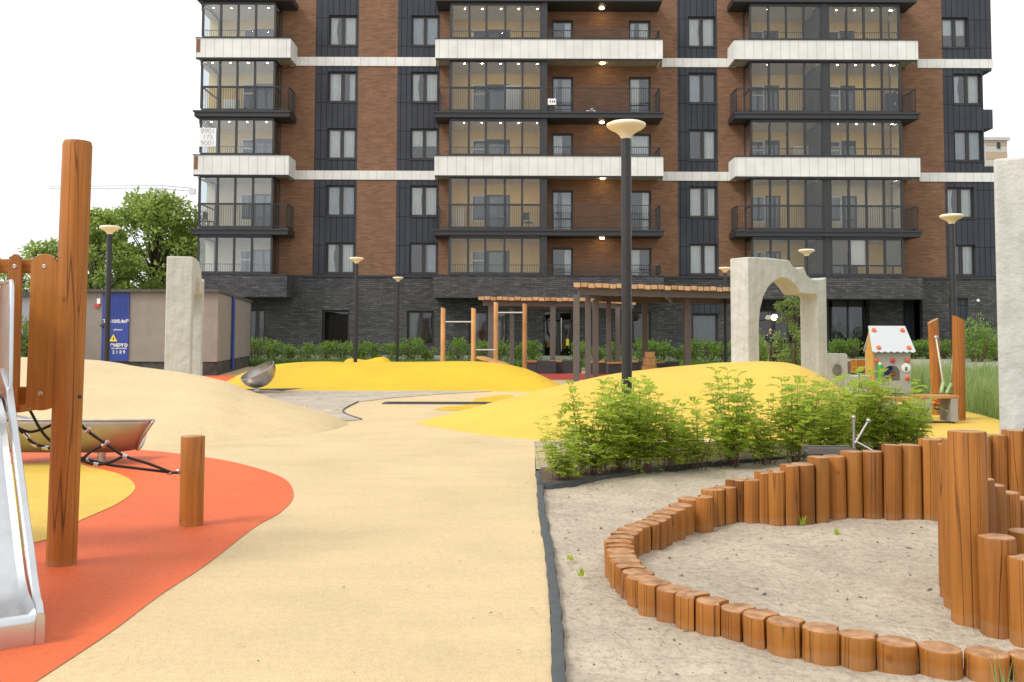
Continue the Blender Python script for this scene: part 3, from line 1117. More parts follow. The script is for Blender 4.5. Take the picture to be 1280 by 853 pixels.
for i, (xa, xb) in enumerate(((40.5, 73), (6.5, 30.5), (-28, -3), (-62, -37))):
    yp = ys - .026
    p0, p1 = at(xa, 513, yp), at(xb, 318, yp)
    x0, x1, z0, z1 = p0.x, p1.x, p0.z, p1.z
    if i == 0:
        x0, x1 = at(37, 420, yp).x, at(73.5, 420, yp).x
    wd = x1 - x0
    poly = []
    for s_ in range(13):
        u = s_ / 12
        e = 0.030 * abs(math.cos(PI * u)) ** 1.5 if 0 else 0.045 * (1 - math.sin(PI * u) ** .7)
        if u < .12 or u > .88:
            e = 0.045 * (1 - math.sin(PI * u) ** .7) + .012
        poly.append((x0 + wd * (0.04 + 0.92 * u), z1 - e))
    bot = []
    for s_ in range(9):
        u = 1 - s_ / 8
        bot.append((x0 + wd * u, z0 + 0.03 * (1 - math.sin(PI * u) ** .8)))
    poly = poly + bot
    mb = MB()
    mb.prism(poly, (0, yp - .026, 0), (1, 0, 0), (0, 0, 1), (0, .026, 0))
    pk = mb.build('picket', M['picket'], tw, bevel=.004)
    mb = MB()
    for zz in (z1 - .075, z0 + .10):
        mb.lathe(((x0 + x1) / 2, yp - .026, zz), [(0.004, -.004), (.012, -.002), (.013, .002), (.009, .005), (.004, .0035)], 12, axis=(0, -1, 0))
    mb.build('screw', M['wornsteel'], pk, smooth=40)
mb = MB()
mb.box(PX - 2.4, PX - .30, ys + .05, ys + .55, .88, .95)
mb.build('platform', M['plankx'], tw, bevel=.01)
# the slide
sdir = Vector((0.57, -0.822, 0)).normalized()
perp = Vector((-sdir.y, sdir.x, 0)) * -1      # towards the left / camera
perp = Vector((-0.822, -0.57, 0)).normalized()
footR = at(49, 797, 4.27)
footR.z = 0.0
prof = [(-1.55, .98), (-1.30, .96), (-1.16, .90), (-1.04, .80), (-.42, .275), (-.30, .19), (-.2, .15), (-.06, .135), (-.015, .132)]   # (along, height) bed
Wd = 0.55


def SP(s_, w_, z_):
    q = footR + sdir * s_ + perp * w_
    return Vector((q.x, q.y, z_))


sl_mb = MB()
top = [[SP(s_, .03, z_), SP(s_, Wd - .03, z_)] for s_, z_ in prof]
n0 = len(sl_mb.v)
ringsb = []
for s_, z_ in prof:
    ringsb.append([SP(s_, .018, z_ + .03), SP(s_, .045, z_), SP(s_, Wd - .045, z_), SP(s_, Wd - .018, z_ + .03), SP(s_, Wd - .018, z_ - .02), SP(s_, .018, z_ - .02)])
# rolled lip at the foot
for k in range(1, 8):
    a = PI / 2 * k / 7
    s_, z_ = -.015 + .035 * math.sin(a), .132 - .035 + .035 * math.cos(a)
    ringsb.append([SP(s_, .018, z_ + .03 * (1 - k / 7)), SP(s_, .045, z_), SP(s_, Wd - .045, z_), SP(s_, Wd - .018, z_ + .03 * (1 - k / 7)), SP(s_ - .02, Wd - .018, z_ - .02), SP(s_ - .02, .018, z_ - .02)])
ringsb.append([SP(.020, .018, .0), SP(.020, .045, .0), SP(.020, Wd - .045, .0), SP(.020, Wd - .018, .0), SP(-.0, Wd - .018, .0), SP(-.0, .018, .0)])
sl_mb.rings(ringsb)
slide = sl_mb.build('slide', M['steel'], tw, smooth=40)
for side in (0, 1):
    w_ = 0.0 if side == 0 else Wd
    mb = MB()
    sidep = [(-1.55, 1.16), (-1.30, 1.14), (-1.12, 1.06), (-.98, .93), (-.42, .46), (-.26, .335), (-.14, .23), (-.06, .175), (-.01, .165), (.025, .13), (.028, .0)]
    if side == 0:
        sidep = [(-1.38, 1.15)] + sidep[2:]
    low = [(.028, 0.0), (-.06, .0), (-.2, .10), (-.42, .24), (-.98, .76), (-1.12, .86), (-1.38, .93), (-1.55, .94)]
    poly = sidep + low[1:]
    mb.prism(poly, SP(0, w_ - .009, 0), sdir, (0, 0, 1), perp * .018)
    # rolled top tube
    fl = []
    for s_, z_ in sidep:
        p_ = SP(s_, w_, z_)
        fl.append([p_ - perp * .017 + Vector((0, 0, -.012)), p_ - perp * .012 + Vector((0, 0, .008)), p_ + perp * .016 + Vector((0, 0, .010)), p_ + perp * .020 + Vector((0, 0, -.006))])
    mb.rings(fl)
    mb.build('side_rail', M['steel'], slide, smooth=40)
# hood side plates at the slide's entry
for w_ in (0.0, Wd):
    mb = MB()
    pl = [(-1.62, .9), (-1.12, .88), (-1.12, 1.10), (-1.155, 1.45), (-1.17, 1.60), (-1.185, 1.628), (-1.21, 1.638), (-1.62, 1.64)]
    mb.prism(pl, SP(0, w_ - .006, 0), sdir, (0, 0, 1), perp * .012)
    mb.tube([SP(s_, w_, z_) for s_, z_ in pl[1:]], .013, 10)
    mb.build('entry_plate', M['steel'], slide, smooth=40)

# short anchor post and rope net
b = G(239, 657)
mb = MB()
AP = Vector((b.x, b.y, 0))
hz = at(239, 545, b.y).z
mb.rings([[AP + Vector((r_ * math.cos(a), r_ * math.sin(a), z_)) for a in [2 * PI * j / 30 for j in range(30)]] for r_, z_ in ((.083, -.1), (.083, 0), (.083, hz * .5), (.083, hz - .008), (.08, hz - .002), (.076, hz))], True, True, 0, 1)
ap = wthing('anchor_post', 'short round wooden post standing alone on the orange rubber', 'post', tuple(AP))
mb.build('body', [M['post'], M['logend']], ap, smooth=40)
mb = MB()
e = at(223, 590, AP.y - .02)
mb.lathe(e, [(.010, -.012), (.018, -.006), (.018, .006), (.010, .012)], 12, axis=(0, 1, 0), cap0=False, cap1=False)
mb.tube([at(232, 590, AP.y - .02), e], .009, 8)
mb.build('eye_bolt', M['wornsteel'], ap, smooth=40)
net = wthing('rope_net', 'black knotted climbing rope net stretched to the short post', 'rope net', tuple(G(120, 600)))


def rp(lst):
    return [at(x, y, Y) for x, y, Y in lst]


ropes = [[(222, 591, 6.67), (215, 591, 6.66)], [(215, 591, 6.66), (186, 580, 6.6), (155, 570, 6.53), (132, 555, 6.45), (107, 537, 6.35), (98, 526, 6.3), (84, 505, 6.25)],
         [(215, 591, 6.66), (170, 585.5, 6.6), (135, 581, 6.55), (107, 574, 6.45), (99, 572, 6.4), (80, 565, 6.38), (57, 559, 6.35), (40, 553, 6.32), (22, 535, 6.3), (8, 528, 6.3)],
         [(99, 578, 6.4), (112, 566, 6.43), (122, 560, 6.45), (132, 555, 6.45)], [(155, 570, 6.53), (138, 578, 6.5), (120, 581, 6.47), (106, 577, 6.44), (98, 573, 6.4)],
         [(22, 535, 6.3), (36, 540, 6.3), (50, 537.5, 6.3), (66, 531, 6.3), (84, 525, 6.3), (98, 526, 6.3)], [(33, 505, 6.3), (38, 514, 6.3), (51, 537.5, 6.3), (63, 551, 6.35), (80, 561, 6.38), (99, 576, 6.4)]]
for r_ in ropes:
    mb = MB()
    q = [tuple(p) for p in rp(r_)]
    if len(q) > 2:
        q = catmull(q, 4, False)
    mb.tube(q, .0095, 8)
    mb.build('rope', M['rope'], net, smooth=True)
for x, y, Y, dx, dy in ((155, 570, 6.53, 6, 3), (132, 555, 6.45, 6, -5), (110, 538, 6.35, 4, -4), (212, 591, 6.66, 4, 1), (120, 581, 6.47, 5, 1), (107, 576, 6.45, 5, -2), (57, 560, 6.35, 6, 1), (43, 556, 6.33, 5, 3), (36, 511, 6.3, 2, 4), (33, 545, 6.31, 5, 5)):
    mb = MB()
    mb.cyl(at(x - dx / 1.6, y - dy / 1.6, Y), at(x + dx / 1.6, y + dy / 1.6, Y), .0145, n=10)
    mb.build('ferrule', M['steel'], net, smooth=40)

# steel trough on a stem (rocking half pipe)
sb = G(127, 579)
tro = wthing('steel_trough', 'polished steel half pipe trough on a short stem behind the tower post', 'play trough', (sb.x, sb.y, 0))
TY = sb.y
mb = MB()
rings = []
axd = Vector((1, 0.12, 0)).normalized()
side = Vector((-0.12, 1, 0)).normalized()
c_ = Vector((sb.x - .02, sb.y + .05, 0))
R0 = .37
zt = at(150, 523, TY).z
for i in range(25):
    f = i / 24
    s_ = -1.05 + 1.42 * f
    rad = R0 * (1.0 if f < .75 else 1 - .10 * ((f - .75) / .25) ** 2)
    shift = .26 * max(0, (f - .72) / .28) ** 2
    row = []
    for j in range(25):
        a = PI + (PI - .42) * j / 24
        row.append(c_ + axd * (s_ + shift * (1 if 0 else math.cos(a) * 0 + (math.sin(a) + 1) * .9 * (1 if math.cos(a) <= 0.05 else 0))) + side * (rad * math.cos(a)) + Vector((0, 0, zt + .02 * (1 - f) + rad * math.sin(a) * (1.0 if math.cos(a) < 0 else 1.0) + (.16 * max(0, .5 - f) * max(0, math.cos(a)) * 2))))
    rings.append(row)
mb.rings(rings, False, False, closed=False)
o = mb.build('shell', M['dullsteel'], tro, smooth=True, fix=True)
sm = o.modifiers.new('solid', 'SOLIDIFY')
sm.thickness = .014
mb = MB()
rim = rings[-1]
mb.tube(rim, .016, 8)
mb.tube([r_[0] for r_ in rings], .012, 8)
mb.tube([r_[-1] for r_ in rings], .012, 8)
mb.build('rim', M['wornsteel'], tro, smooth=True)
mb = MB()
mb.cyl((sb.x, sb.y, 0), (sb.x, sb.y, .14), .042, n=16)
mb.cyl((sb.x, sb.y, .14), (sb.x, sb.y, .2), .02, n=12)
mb.build('stem', M['wornsteel'], tro, smooth=40)

# tilted steel bowl by the grey sand
bz = G(321, 491)
bowl = wthing('steel_bowl', 'tilted polished steel bowl on a flat plate before the yellow mound', 'play bowl', tuple(bz))
mb = MB()
ax_ = Vector((-.38, -.30, .84)).normalized()
rb = .43
cc_ = Vector((bz.x, bz.y, .52))
prof = [(rb * math.sin(a), -rb * .95 * math.cos(a)) for a in [PI / 2 * (i + .15) / 12.15 for i in range(13)]]
inn = [(r_ * .955, z_ * .955 + .004) for r_, z_ in prof[::-1]]
mb.lathe(cc_, prof + inn, 36, axis=ax_)
mb.build('shell', M['wornsteel'], bowl, smooth=50)
mb = MB()
mb.cyl((bz.x, bz.y, .03), (bz.x, bz.y, .13), .07, .05, 14)
mb.build('stem', M['wornsteel'], bowl, smooth=40)
mb = MB()
mb.lathe((bz.x + .05, bz.y - .05, 0), [(.55, 0.0), (.55, .03), (.5, .035)], 32)
mb.build('base_plate', M['wornsteel'], bowl, smooth=40)


# ------------------------------------------------------------------ street lamps
def make_lamp():
    r_ = thing('street_lamp', 'x', 'street lamp')
    mb = MB()
    mb.lathe((0, 0, 0), [(.10, 0), (.10, .015), (.062, .02), (.060, .3), (.060, 3.62), (.056, 3.65)], 20)
    mb.build('pole', M['black'], r_, smooth=40)
    mb = MB()
    mb.lathe((0, 0, 3.65), [(.058, 0), (.062, .012), (.085, .05), (.13, .085), (.185, .112), (.222, .14), (.231, .160), (.225, .176), (.20, .186)], 36)
    mb.build('lamp_shade', M['lamphead'], r_, smooth=60)
    mb = MB()
    mb.lathe((0, 0, 3.836), [(.2, 0), (.19, .006), (.1, .014), (.02, .016)], 36)
    mb.build('lamp_cap', M['lamptop'], r_, smooth=40)
    return r_


lamp_spots = [(783, 11.1, 'tall black street lamp rising from the lime shrubs, nearest of the lamps'), (137, 22.0, 'black street lamp in front of the blue door at left'),
              (446, 30.7, 'black street lamp before the brown brick strip, between the mound and facade'), (498, 41.0, 'small dark street lamp standing close to the charcoal brick wall'),
              (906, 34.5, 'black street lamp partly hidden just left of the white arch'), (1008, 27.3, 'black street lamp showing its head above the white arch'),
              (1190, 19.4, 'black street lamp behind the leaning swing logs at right')]
lp = make_lamp()
for i, (px, Y, lab) in enumerate(lamp_spots):
    o = lp if i == 0 else copy_tree(lp)
    q = at(px, 300, Y)
    o.location = (q.x, Y, 0)
    o.rotation_euler.z = i * .7
    tag(o, lab, 'street lamp', 'black street lamps with cream heads')

# ------------------------------------------------------------------ white plaster play arches
def arch_poly(L=2.3):
    return [(0, -.1), (0, 2.98), (.6, 2.99), (1.2, 2.96), (1.25, 2.88), (1.33, 2.82), (1.45, 2.80), (1.56, 2.83), (1.62, 2.84), (1.66, 2.76), (1.72, 2.66), (1.82, 2.60), (1.95, 2.58), (2.15, 2.60), (L, 2.64),
            (L, -.1), (2.03, -.1), (2.03, 2.20), (1.96, 2.25), (1.54, 2.26), (1.49, 2.30), (1.38, 2.42), (1.24, 2.52), (1.08, 2.57), (.92, 2.58), (.74, 2.50), (.58, 2.38), (.44, 2.18), (.35, 1.92), (.31, 1.6), (.31, -.1)]


def arch(name, P0, a, label, extra=None, mirror=False):
    t_ = wthing(name, label, 'play arch', (P0[0], P0[1], 0), 'white plaster play arches')
    d = Vector((math.cos(a), math.sin(a), 0))
    nrm = Vector((-math.sin(a), math.cos(a), 0))
    mb = MB()
    mb.prism(arch_poly(), (P0[0], P0[1], 0), d, (0, 0, 1), nrm * (.52 if not mirror else -.52))
    mb.build('arch_wall', M['plaster'], t_, bevel=.025, seg=3, smooth=32)
    if extra:
        for poly, th, nm in extra:
            mb = MB()
            mb.prism(poly, Vector((P0[0], P0[1], 0)) + nrm * (.06 if not mirror else -.06), d, (0, 0, 1), nrm * (th if not mirror else -th))
            mb.build(nm, M['plaster'], t_, bevel=.02, seg=3, smooth=32)
    return t_


low = [(2.303, -.1), (2.303, .98), (2.5, 1.0), (2.95, .99), (3.0, .95), (3.0, -.1)]
step = [(3.003, -.1), (3.003, .5), (3.7, .5), (3.7, -.1)]
a1 = arch('play_arch', (4.82, 19.6), R(30), 'white plaster arch with stepped top behind the right yellow mound', [(low, .40, 'low_wall'), (step, .36, 'kerb_wall')])
nrm = Vector((-math.sin(R(30)), math.cos(R(30)), 0))
d = Vector((math.cos(R(30)), math.sin(R(30)), 0))
mb = MB()
mb.lathe(Vector((4.82, 19.6, .62)) + d * 2.66 + nrm * .058, [(.17, 0.0), (.165, -.012), (.14, -.012), (.13, .0)], 24, axis=tuple(-nrm))
mb.lathe(Vector((4.82, 19.6, .62)) + d * 2.66 + nrm * .056, [(.01, 0), (.13, 0.0)], 24, axis=tuple(-nrm))
mb.build('porthole', M['concrete'], a1, smooth=40)
bL = math.atan2(.979, -.204)
arch('play_arch', (-6.67, 20.0), bL, 'white plaster arch seen edge-on in front of the grey-brown substation', [([(.313, -.1), (.313, .72), (.9, .70), (.9, -.1)], .40, 'low_wall')])
pR = at(1246, 400, 8.7)
aR = math.atan2(0.84, .56)
arch('play_arch', (pR.x + .52 * math.sin(aR), pR.y - .52 * math.cos(aR) , 0)[:2], aR, 'big pale plaster wall end cut by the right frame edge behind the logs')

# ------------------------------------------------------------------ the apartment building
YF = 50.0
YB = 48.5


def bx(px, Y=YF, py=220):
    return at(px, py, Y).x


FL = [3.73 + 3.02 * k for k in range(7)]
ZB = 4.45
ZTOP = 20.6
bld = wthing('apartment_building', 'large brown brick apartment block with charcoal ground floor and glazed balconies', 'building', (bx(700), YF, 0))
X_L, X_R = bx(251), bx(1240)
X_END = bx(1246)


def wall_panel(mb, x0, x1, z0, z1, y, holes, depth=.28, m=0):
    xs = sorted({x0, x1, *[v for h in holes for v in h[:2] if x0 < v < x1]})
    zs = sorted({z0, z1, *[v for h in holes for v in h[2:] if z0 < v < z1]})
    for a, b in zip(xs, xs[1:]):
        for c, d in zip(zs, zs[1:]):
            mx_, mz_ = (a + b) / 2, (c + d) / 2
            if any(h[0] < mx_ < h[1] and h[2] < mz_ < h[3] for h in holes):
                continue
            mb.face([(a, y, c), (b, y, c), (b, y, d), (a, y, d)], m)
    for h in holes:
        a, b, c, d = max(h[0], x0), min(h[1], x1), max(h[2], z0), min(h[3], z1)
        if a >= b or c >= d:
            continue
        mb.face([(a, y, c), (a, y + depth, c), (a, y + depth, d), (a, y, d)], m)
        mb.face([(b, y, c), (b, y, d), (b, y + depth, d), (b, y + depth, c)], m)
        mb.face([(a, y, d), (a, y + depth, d), (b, y + depth, d), (b, y, d)], m)
        mb.face([(a, y, c), (b, y, c), (b, y + depth, c), (a, y + depth, c)], m)


WZ0, WZ1 = .83, 2.46      # window above floor level
win_cols = [(408.5, 444.5), (512.5, 547.5), (861, 896)]
winrect = []
for c0, c1 in win_cols:
    for k in range(5):
        winrect.append((bx(c0), bx(c1), FL[k] + WZ0, FL[k] + WZ1, k))
for k in range(5):
    c0, c1 = {0: (1184, 1217), 1: (1183, 1217), 2: (1194, 1229), 3: (1194, 1229), 4: (1181, 1214)}[k]
    winrect.append((bx(c0), bx(c1), FL[k] + WZ0, FL[k] + WZ1, k))
holes = [r_[:4] for r_ in winrect]
doorrect = []
for k in range(5):
    for c0, c1 in ((689.5, 716.5), (786.5, 814)):
        doorrect.append((bx(c0), bx(c1), FL[k] + .06, FL[k] + 2.23, k))
# strips: (px0, px1, material, y)
bands = [(9.50, 9.97), (15.54, 16.01)]


def strip(px0, px1, mat, name, y=YF, x0=None, x1=None, z0=ZB):
    x0 = bx(px0) if x0 is None else x0
    x1 = bx(px1) if x1 is None else x1
    mb = MB()
    wall_panel(mb, x0, x1, z0, ZTOP, y, [h for h in holes + [d_[:4] for d_ in doorrect] if h[1] > x0 and h[0] < x1])
    return mb.build(name, M[mat], bld, fix=False)


strip(347, 392.6, 'brick', 'brick_wall')
strip(392.6, 446, 'darkpanel', 'cladding_strip', YF - .012)
strip(446, 495.6, 'brick', 'brick_wall')
strip(495.6, 548.5, 'darkpanel', 'cladding_strip', YF - .012)
strip(548.5, 563.5, 'brick', 'brick_wall')
strip(680, 847.5, 'brick', 'brick_wall')
strip(847.5, 897.5, 'darkpanel', 'cladding_strip', YF - .012)
strip(897.5, 941, 'brick', 'brick_wall')
strip(1127, 1181, 'brick', 'brick_wall')
# right corner: recessed at the third and fourth floors between two projecting bands
mb = MB()
xa, xb, xc = bx(1181), bx(1231), bx(1242.5)
y = YF - .012
zlo, z1_, z2_, zhi = bands[0][1], FL[2] + .35, 0, bands[1][0]
HS = [h for h in holes if h[1] > xa]
wall_panel(mb, xa, xc, ZB, bands[0][0] , y, HS)
wall_panel(mb, xa, xb, bands[0][0], bands[1][1], y, HS)
wall_panel(mb, xa, xc, bands[1][1], ZTOP, y, HS)
mb.box(xb, xc, y, YF + 1.6, zlo, FL[2] + .55)
mb.box(xb, xc, y, YF + 1.6, FL[2] + 2.55, FL[3] + .55)
mb.box(xb, xc, y, YF + 1.6, FL[3] + 2.60, zhi)
mb.build('cladding_strip', M['darkpanel'], bld, fix=False)
mb = MB()
mb.box(xc, bx(1245), YF + .02, YF + 3, ZB, bands[0][0] - .02)
mb.box(xc - .02, bx(1243.5), YF + .02, YF + 3, bands[1][1] + .02, ZTOP)
mb.build('brick_wall', M['brick'], bld)
# horizontal white bands
for (z0, z1) in bands:
    for p0, p1 in ((361, 544), (828, 921), (1149, 1244)):
        mb = MB()
        mb.box(bx(p0), bx(p1), YF - .05, YF + .05, z0, z1)
        mb.build('white_band', M['whitepanel'], bld)
# dark string course above the ground floor
for p0, p1 in ((350, 547), (824, 942), (1126, 1246)):
    mb = MB()
    mb.box(bx(p0), bx(p1), YF - .06, YF + .05, ZB - .06, ZB + .03)
    mb.build('string_course', M['darkmetal'], bld)
# ground floor
gwin = [(313, 334, 388, 431), (405, 438.5, 388.5, 431.5), (510.5, 544, 389, 432), (587, 634, 389.5, 433), (790, 813, 390, 433), (864, 896.5, 391.5, 434)]
gholes = []
for a, b, c, d in gwin:
    gholes.append((bx(a), bx(b), at(600, d, YF).z, at(600, c, YF).z))
dz1 = at(700, 388.5, YF).z
gdoor = (bx(679.5), bx(716), .02, dz1)
rec1 = (bx(940), bx(1150), .02, 3.3)
sdoor = (bx(1183), bx(1207), .02, at(1190, 373, YF).z)
mb = MB()
wall_panel(mb, X_L - .25, X_END, -.3, ZB, YF, gholes + [gdoor, rec1, sdoor], .35)
mb.face([(X_L - .25, YF, -.3), (X_L - .25, YF, ZB), (X_L - .25, YF + 14, ZB), (X_L - .25, YF + 14, -.3)])
mb.face([(X_END, YF, -.3), (X_END, YF, ZB), (X_END, YF + 14, ZB), (X_END, YF + 14, -.3)])
mb.face([(X_L - .25, YF, ZB - .001), (X_END, YF, ZB - .001), (X_END, YF + 14, ZB - .001), (X_L - .25, YF + 14, ZB - .001)])
mb.build('charcoal_wall', M['darkbrick'], bld, fix=False)
mb = MB()
mb.box(X_L - .3, rec1[0] - .2, YF - .06, YF + .02, -.3, .32)
mb.box(rec1[1] + .2, X_END + .03, YF - .06, YF + .02, -.3, .32)
mb.build('plinth', M['concrete'], bld)
# interior: floors, back wall, side walls, unseen roof lid
mb = MB()
for k in range(6):
    mb.box(X_L, X_R - .3, YF + 1.95, YF + 9, FL[k] - .25, FL[k])
mb.box(X_L, X_R, YF + 9, YF + 9.3, -.2, ZTOP)
for px in (392, 447, 494, 550, 684, 760, 848, 898, 1034, 1180):
    xm = bx(px)
    mb.box(xm - .08, xm + .08, YF + 1.9, YF + 9, ZB, ZTOP)
mb.build('interior_wall', M['room'], bld)
mb = MB()
mb.box(X_L - .02, X_L + .12, YF + 1.9, YF + 14, ZB + .02, ZTOP)
mb.box(bx(1230), bx(1230) + .1, YF + .4, YF + 14, ZB + .02, ZTOP)
mb.build('side_wall', M['brick'], bld)
mb = MB()
mb.box(X_L - .4, X_END, YF + .3, YF + 14, ZTOP, ZTOP + .4)  # lid above the view, added to shade the interior
mb.build('roof', M['darkmetal'], bld)
# floor slabs near the facade that close the rooms behind the windows
mb = MB()
for k in range(6):
    for p0, p1 in ((347.5, 563), (681, 940), (1128, 1229)):
        mb.box(bx(p0), bx(p1), YF + .30, YF + 1.95, FL[k] - .2, FL[k] - .01)
mb.build('floor_slab', M['room'], bld)


# ---- windows
def win_mesh(w_, h_, kind):
    f = MB()
    t_ = .10
    f.box(0, w_, 0, .07, 0, t_)
    f.box(0, w_, 0, .07, h_ - t_, h_)
    f.box(0, t_, 0, .07, t_, h_ - t_)
    f.box(w_ - t_, w_, 0, .07, t_, h_ - t_)
    if kind == 'two':
        f.box(w_ / 2 - .095, w_ / 2 + .095, -.004, .07, t_, h_ - t_)
    if kind == 'door':
        f.box(t_, w_ - t_, 0, .07, h_ * .30, h_ * .30 + .05)
    g = MB()
    g.face([(t_, .035, t_), (w_ - t_, .035, t_), (w_ - t_, .035, h_ - t_), (t_, .035, h_ - t_)])
    return f, g


def drape(w_, h_, mode, seed):
    rr = random.Random(seed)
    mb = MB()

    def panel(x0, x1, z0, z1, gather=0.0, waves=9):
        n_ = 36
        nzz = 8
        k0 = len(mb.v)
        ph = rr.random() * 6
        for iz in range(nzz + 1):
            fz = iz / nzz
            sq = 1 - gather * math.sin(PI * min(1, max(0, (1 - fz) * 1.1))) ** 2
            for ix in range(n_ + 1):
                fx = ix / n_
                x = x0 + (x1 - x0) * fx * sq if gather >= 0 else x1 - (x1 - x0) * (1 - fx) * (1 + gather * math.sin(PI * (1 - fz)) ** 2)
                mb.v.append((x, .17 + .035 * math.sin(ph + fx * waves * 2 * PI * rr.uniform(.99, 1.01)), z0 + (z1 - z0) * fz))
        for iz in range(nzz):
            for ix in range(n_):
                a = k0 + iz * (n_ + 1) + ix
                mb.f.append((a, a + 1, a + n_ + 2, a + n_ + 1))
                mb.m.append(0)
    if mode == 0:
        panel(.05, w_ * .44, .02, h_ - .03, .10, 4)
        panel(w_ * .56, w_ - .05, .02, h_ - .03, 0.0, 4)
    elif mode == 1:
        panel(.04, w_ - .04, .02, h_ - .03, 0, 9)
    elif mode == 2:
        panel(.05, w_ * .5, .02, h_ - .03, 0, 4)
    elif mode == 3:
        panel(.05, w_ * .3, .02, h_ - .03, .2, 3)
        panel(w_ * .5, w_ - .05, .02, h_ - .03, 0.0, 5)
    elif mode == 6:
        panel(.04, w_ * .47, .02, h_ - .03, 0, 3)
        panel(w_ * .72, w_ - .03, .02, h_ - .03, 0, 2)
    elif mode == 4:
        panel(.04, w_ - .04, h_ * .45, h_ - .03, 0, 8)
    elif mode == 5:
        panel(w_ * .62, w_ - .04, .02, h_ - .03, 0, 3)
    return mb


cache = {}


def place_window(rect, kind, mode, seed, glass='glass', nm='window', recess=.13, cmat=None):
    x0, x1, z0, z1 = rect[:4]
    w_, h_ = x1 - x0, z1 - z0
    key = (kind, round(w_, 1), round(h_, 1))
    if key not in cache:
        f, g = win_mesh(w_, h_, kind)
        fo = f.build(nm, M['frame'], None, org=(0, 0, 0))
        go = g.build('pane', M[glass], None, org=(0, 0, 0), fix=False)
        cache[key] = (fo.data, go.data, w_, h_)
        bpy.data.objects.remove(fo)
        bpy.data.objects.remove(go)
    fm, gm, cw, ch = cache[key]
    o = bpy.data.objects.new(nm, fm)
    COL.objects.link(o)
    o.parent = bld
    o.location = Vector((x0, YF + recess, z0)) - Vector(bld['_w'])
    o.scale = (w_ / cw, 1, h_ / ch)
    p = bpy.data.objects.new('pane', gm)
    COL.objects.link(p)
    p.parent = o
    if mode is not None:
        ck = ('c', mode, seed % 3, seed % 4)
        if ck not in cache:
            co = drape(1.5, 1.63, mode, seed).build('curtain', M[cmat or ('curtain' if seed % 4 else ('curtaing', 'curtainb')[seed % 2])], None, smooth=True, org=(0, 0, 0), fix=False)
            cache[ck] = co.data
            bpy.data.objects.remove(co)
        c_ = bpy.data.objects.new('curtain', cache[ck])
        COL.objects.link(c_)
        c_.parent = o
        c_.scale = (cw / 1.5, 1, ch / 1.63)
        c_.location = (0, .02, 0)
    return o


rw = random.Random(3)
modes = {0: [3, 0, 1, 6, 3], 1: [5, 0, 4, 3, 0], 2: [1, 6, 5, 2, 0], 3: [5, 3, 1, 3, 4]}
for i, r_ in enumerate(winrect):
    place_window(r_, 'two', modes[i // 5][r_[4]], i * 7 + 1)
for i, r_ in enumerate(doorrect):
    place_window(r_, 'door', [5, 2, 3, 5, 2, 4, 3, 2, 5, 3][i], i * 5 + 2, nm='balcony_door')
# sills under the windows in the cladding
mb = MB()
for r_ in winrect:
    mb.box(r_[0] - .03, r_[1] + .03, YF - .05, YF + .12, r_[2] - .05, r_[2] - .003)
mb.build('sill', M['darkmetal'], bld)
# ground floor windows
gm_ = [None, 1, 2, 3, 5, 1]
for i, h in enumerate(gholes):
    place_window(h, 'two' if i in (0, 3, 2) else 'one', gm_[i], 100 + i * 3 + (2 if i == 5 else 0), 'darkglass' if i < 5 else 'glass', nm='shop_window', recess=.2, cmat=None if i != 1 else 'ink')
mb = MB()
h = gholes[5]
mb.box(h[0] - .25, h[1] + .05, YF - .03, YF + .03, h[3] + .02, h[3] + .85)
mb.build('cladding_panel', M['darkpanel'], bld)
mb = MB()
for h in gholes[:5]:
    mb.box(h[0] - .02, h[1] + .02, YF + .7, YF + .75, h[2] - .2, h[3] + .1)
mb.build('blackout_wall', M['room'], bld)


# ---- doors on the ground floor
def gdoor_build(x0, x1, z1, y, handle=True, nm='entrance_door'):
    f = MB()
    t_ = .09
    zt_ = z1 - .48
    f.box(x0, x1, y, y + .1, z1 - t_, z1)
    f.box(x0, x1, y, y + .1, zt_ - t_, zt_)
    mid = x0 + (x1 - x0) * .5
    for a in (x0, mid - .07, mid + .02, x1 - t_):
        f.box(a, a + t_, y, y + .1, .02, z1 - t_)
    f.box(x0 + t_, mid - .07, y, y + .1, .02, .22)
    f.box(mid + .1, x1 - t_, y, y + .1, .02, .22)
    d_ = f.build(nm, M['frame'], bld)
    g = MB()
    g.face([(x0 + t_, y + .05, .2), (x1 - t_, y + .05, .2), (x1 - t_, y + .05, z1 - t_), (x0 + t_, y + .05, z1 - t_)])
    g.build('pane', M['darkglass'], d_, fix=False)
    if handle:
        h_ = MB()
        h_.cyl((mid + .17, y - .06, .55), (mid + .17, y - .06, 2.3), .022, n=8)
        h_.cyl((mid + .17, y - .06, .7), (mid + .17, y + .01, .7), .014, n=8)
        h_.cyl((mid + .17, y - .06, 2.1), (mid + .17, y + .01, 2.1), .014, n=8)
        h_.build('handle', M['steel'], d_, smooth=40)
        s_ = MB()
        s_.box(mid + .42, mid + .58, y - .012, y - .002, .85, 1.2)
        s_.build('notice', M['signyellow'], d_)
    return d_


gdoor_build(gdoor[0], gdoor[1], gdoor[3], YF + .15)
gdoor_build(bx(945, 51.2), bx(985, 51.2), 2.75, YF + 1.25, False)
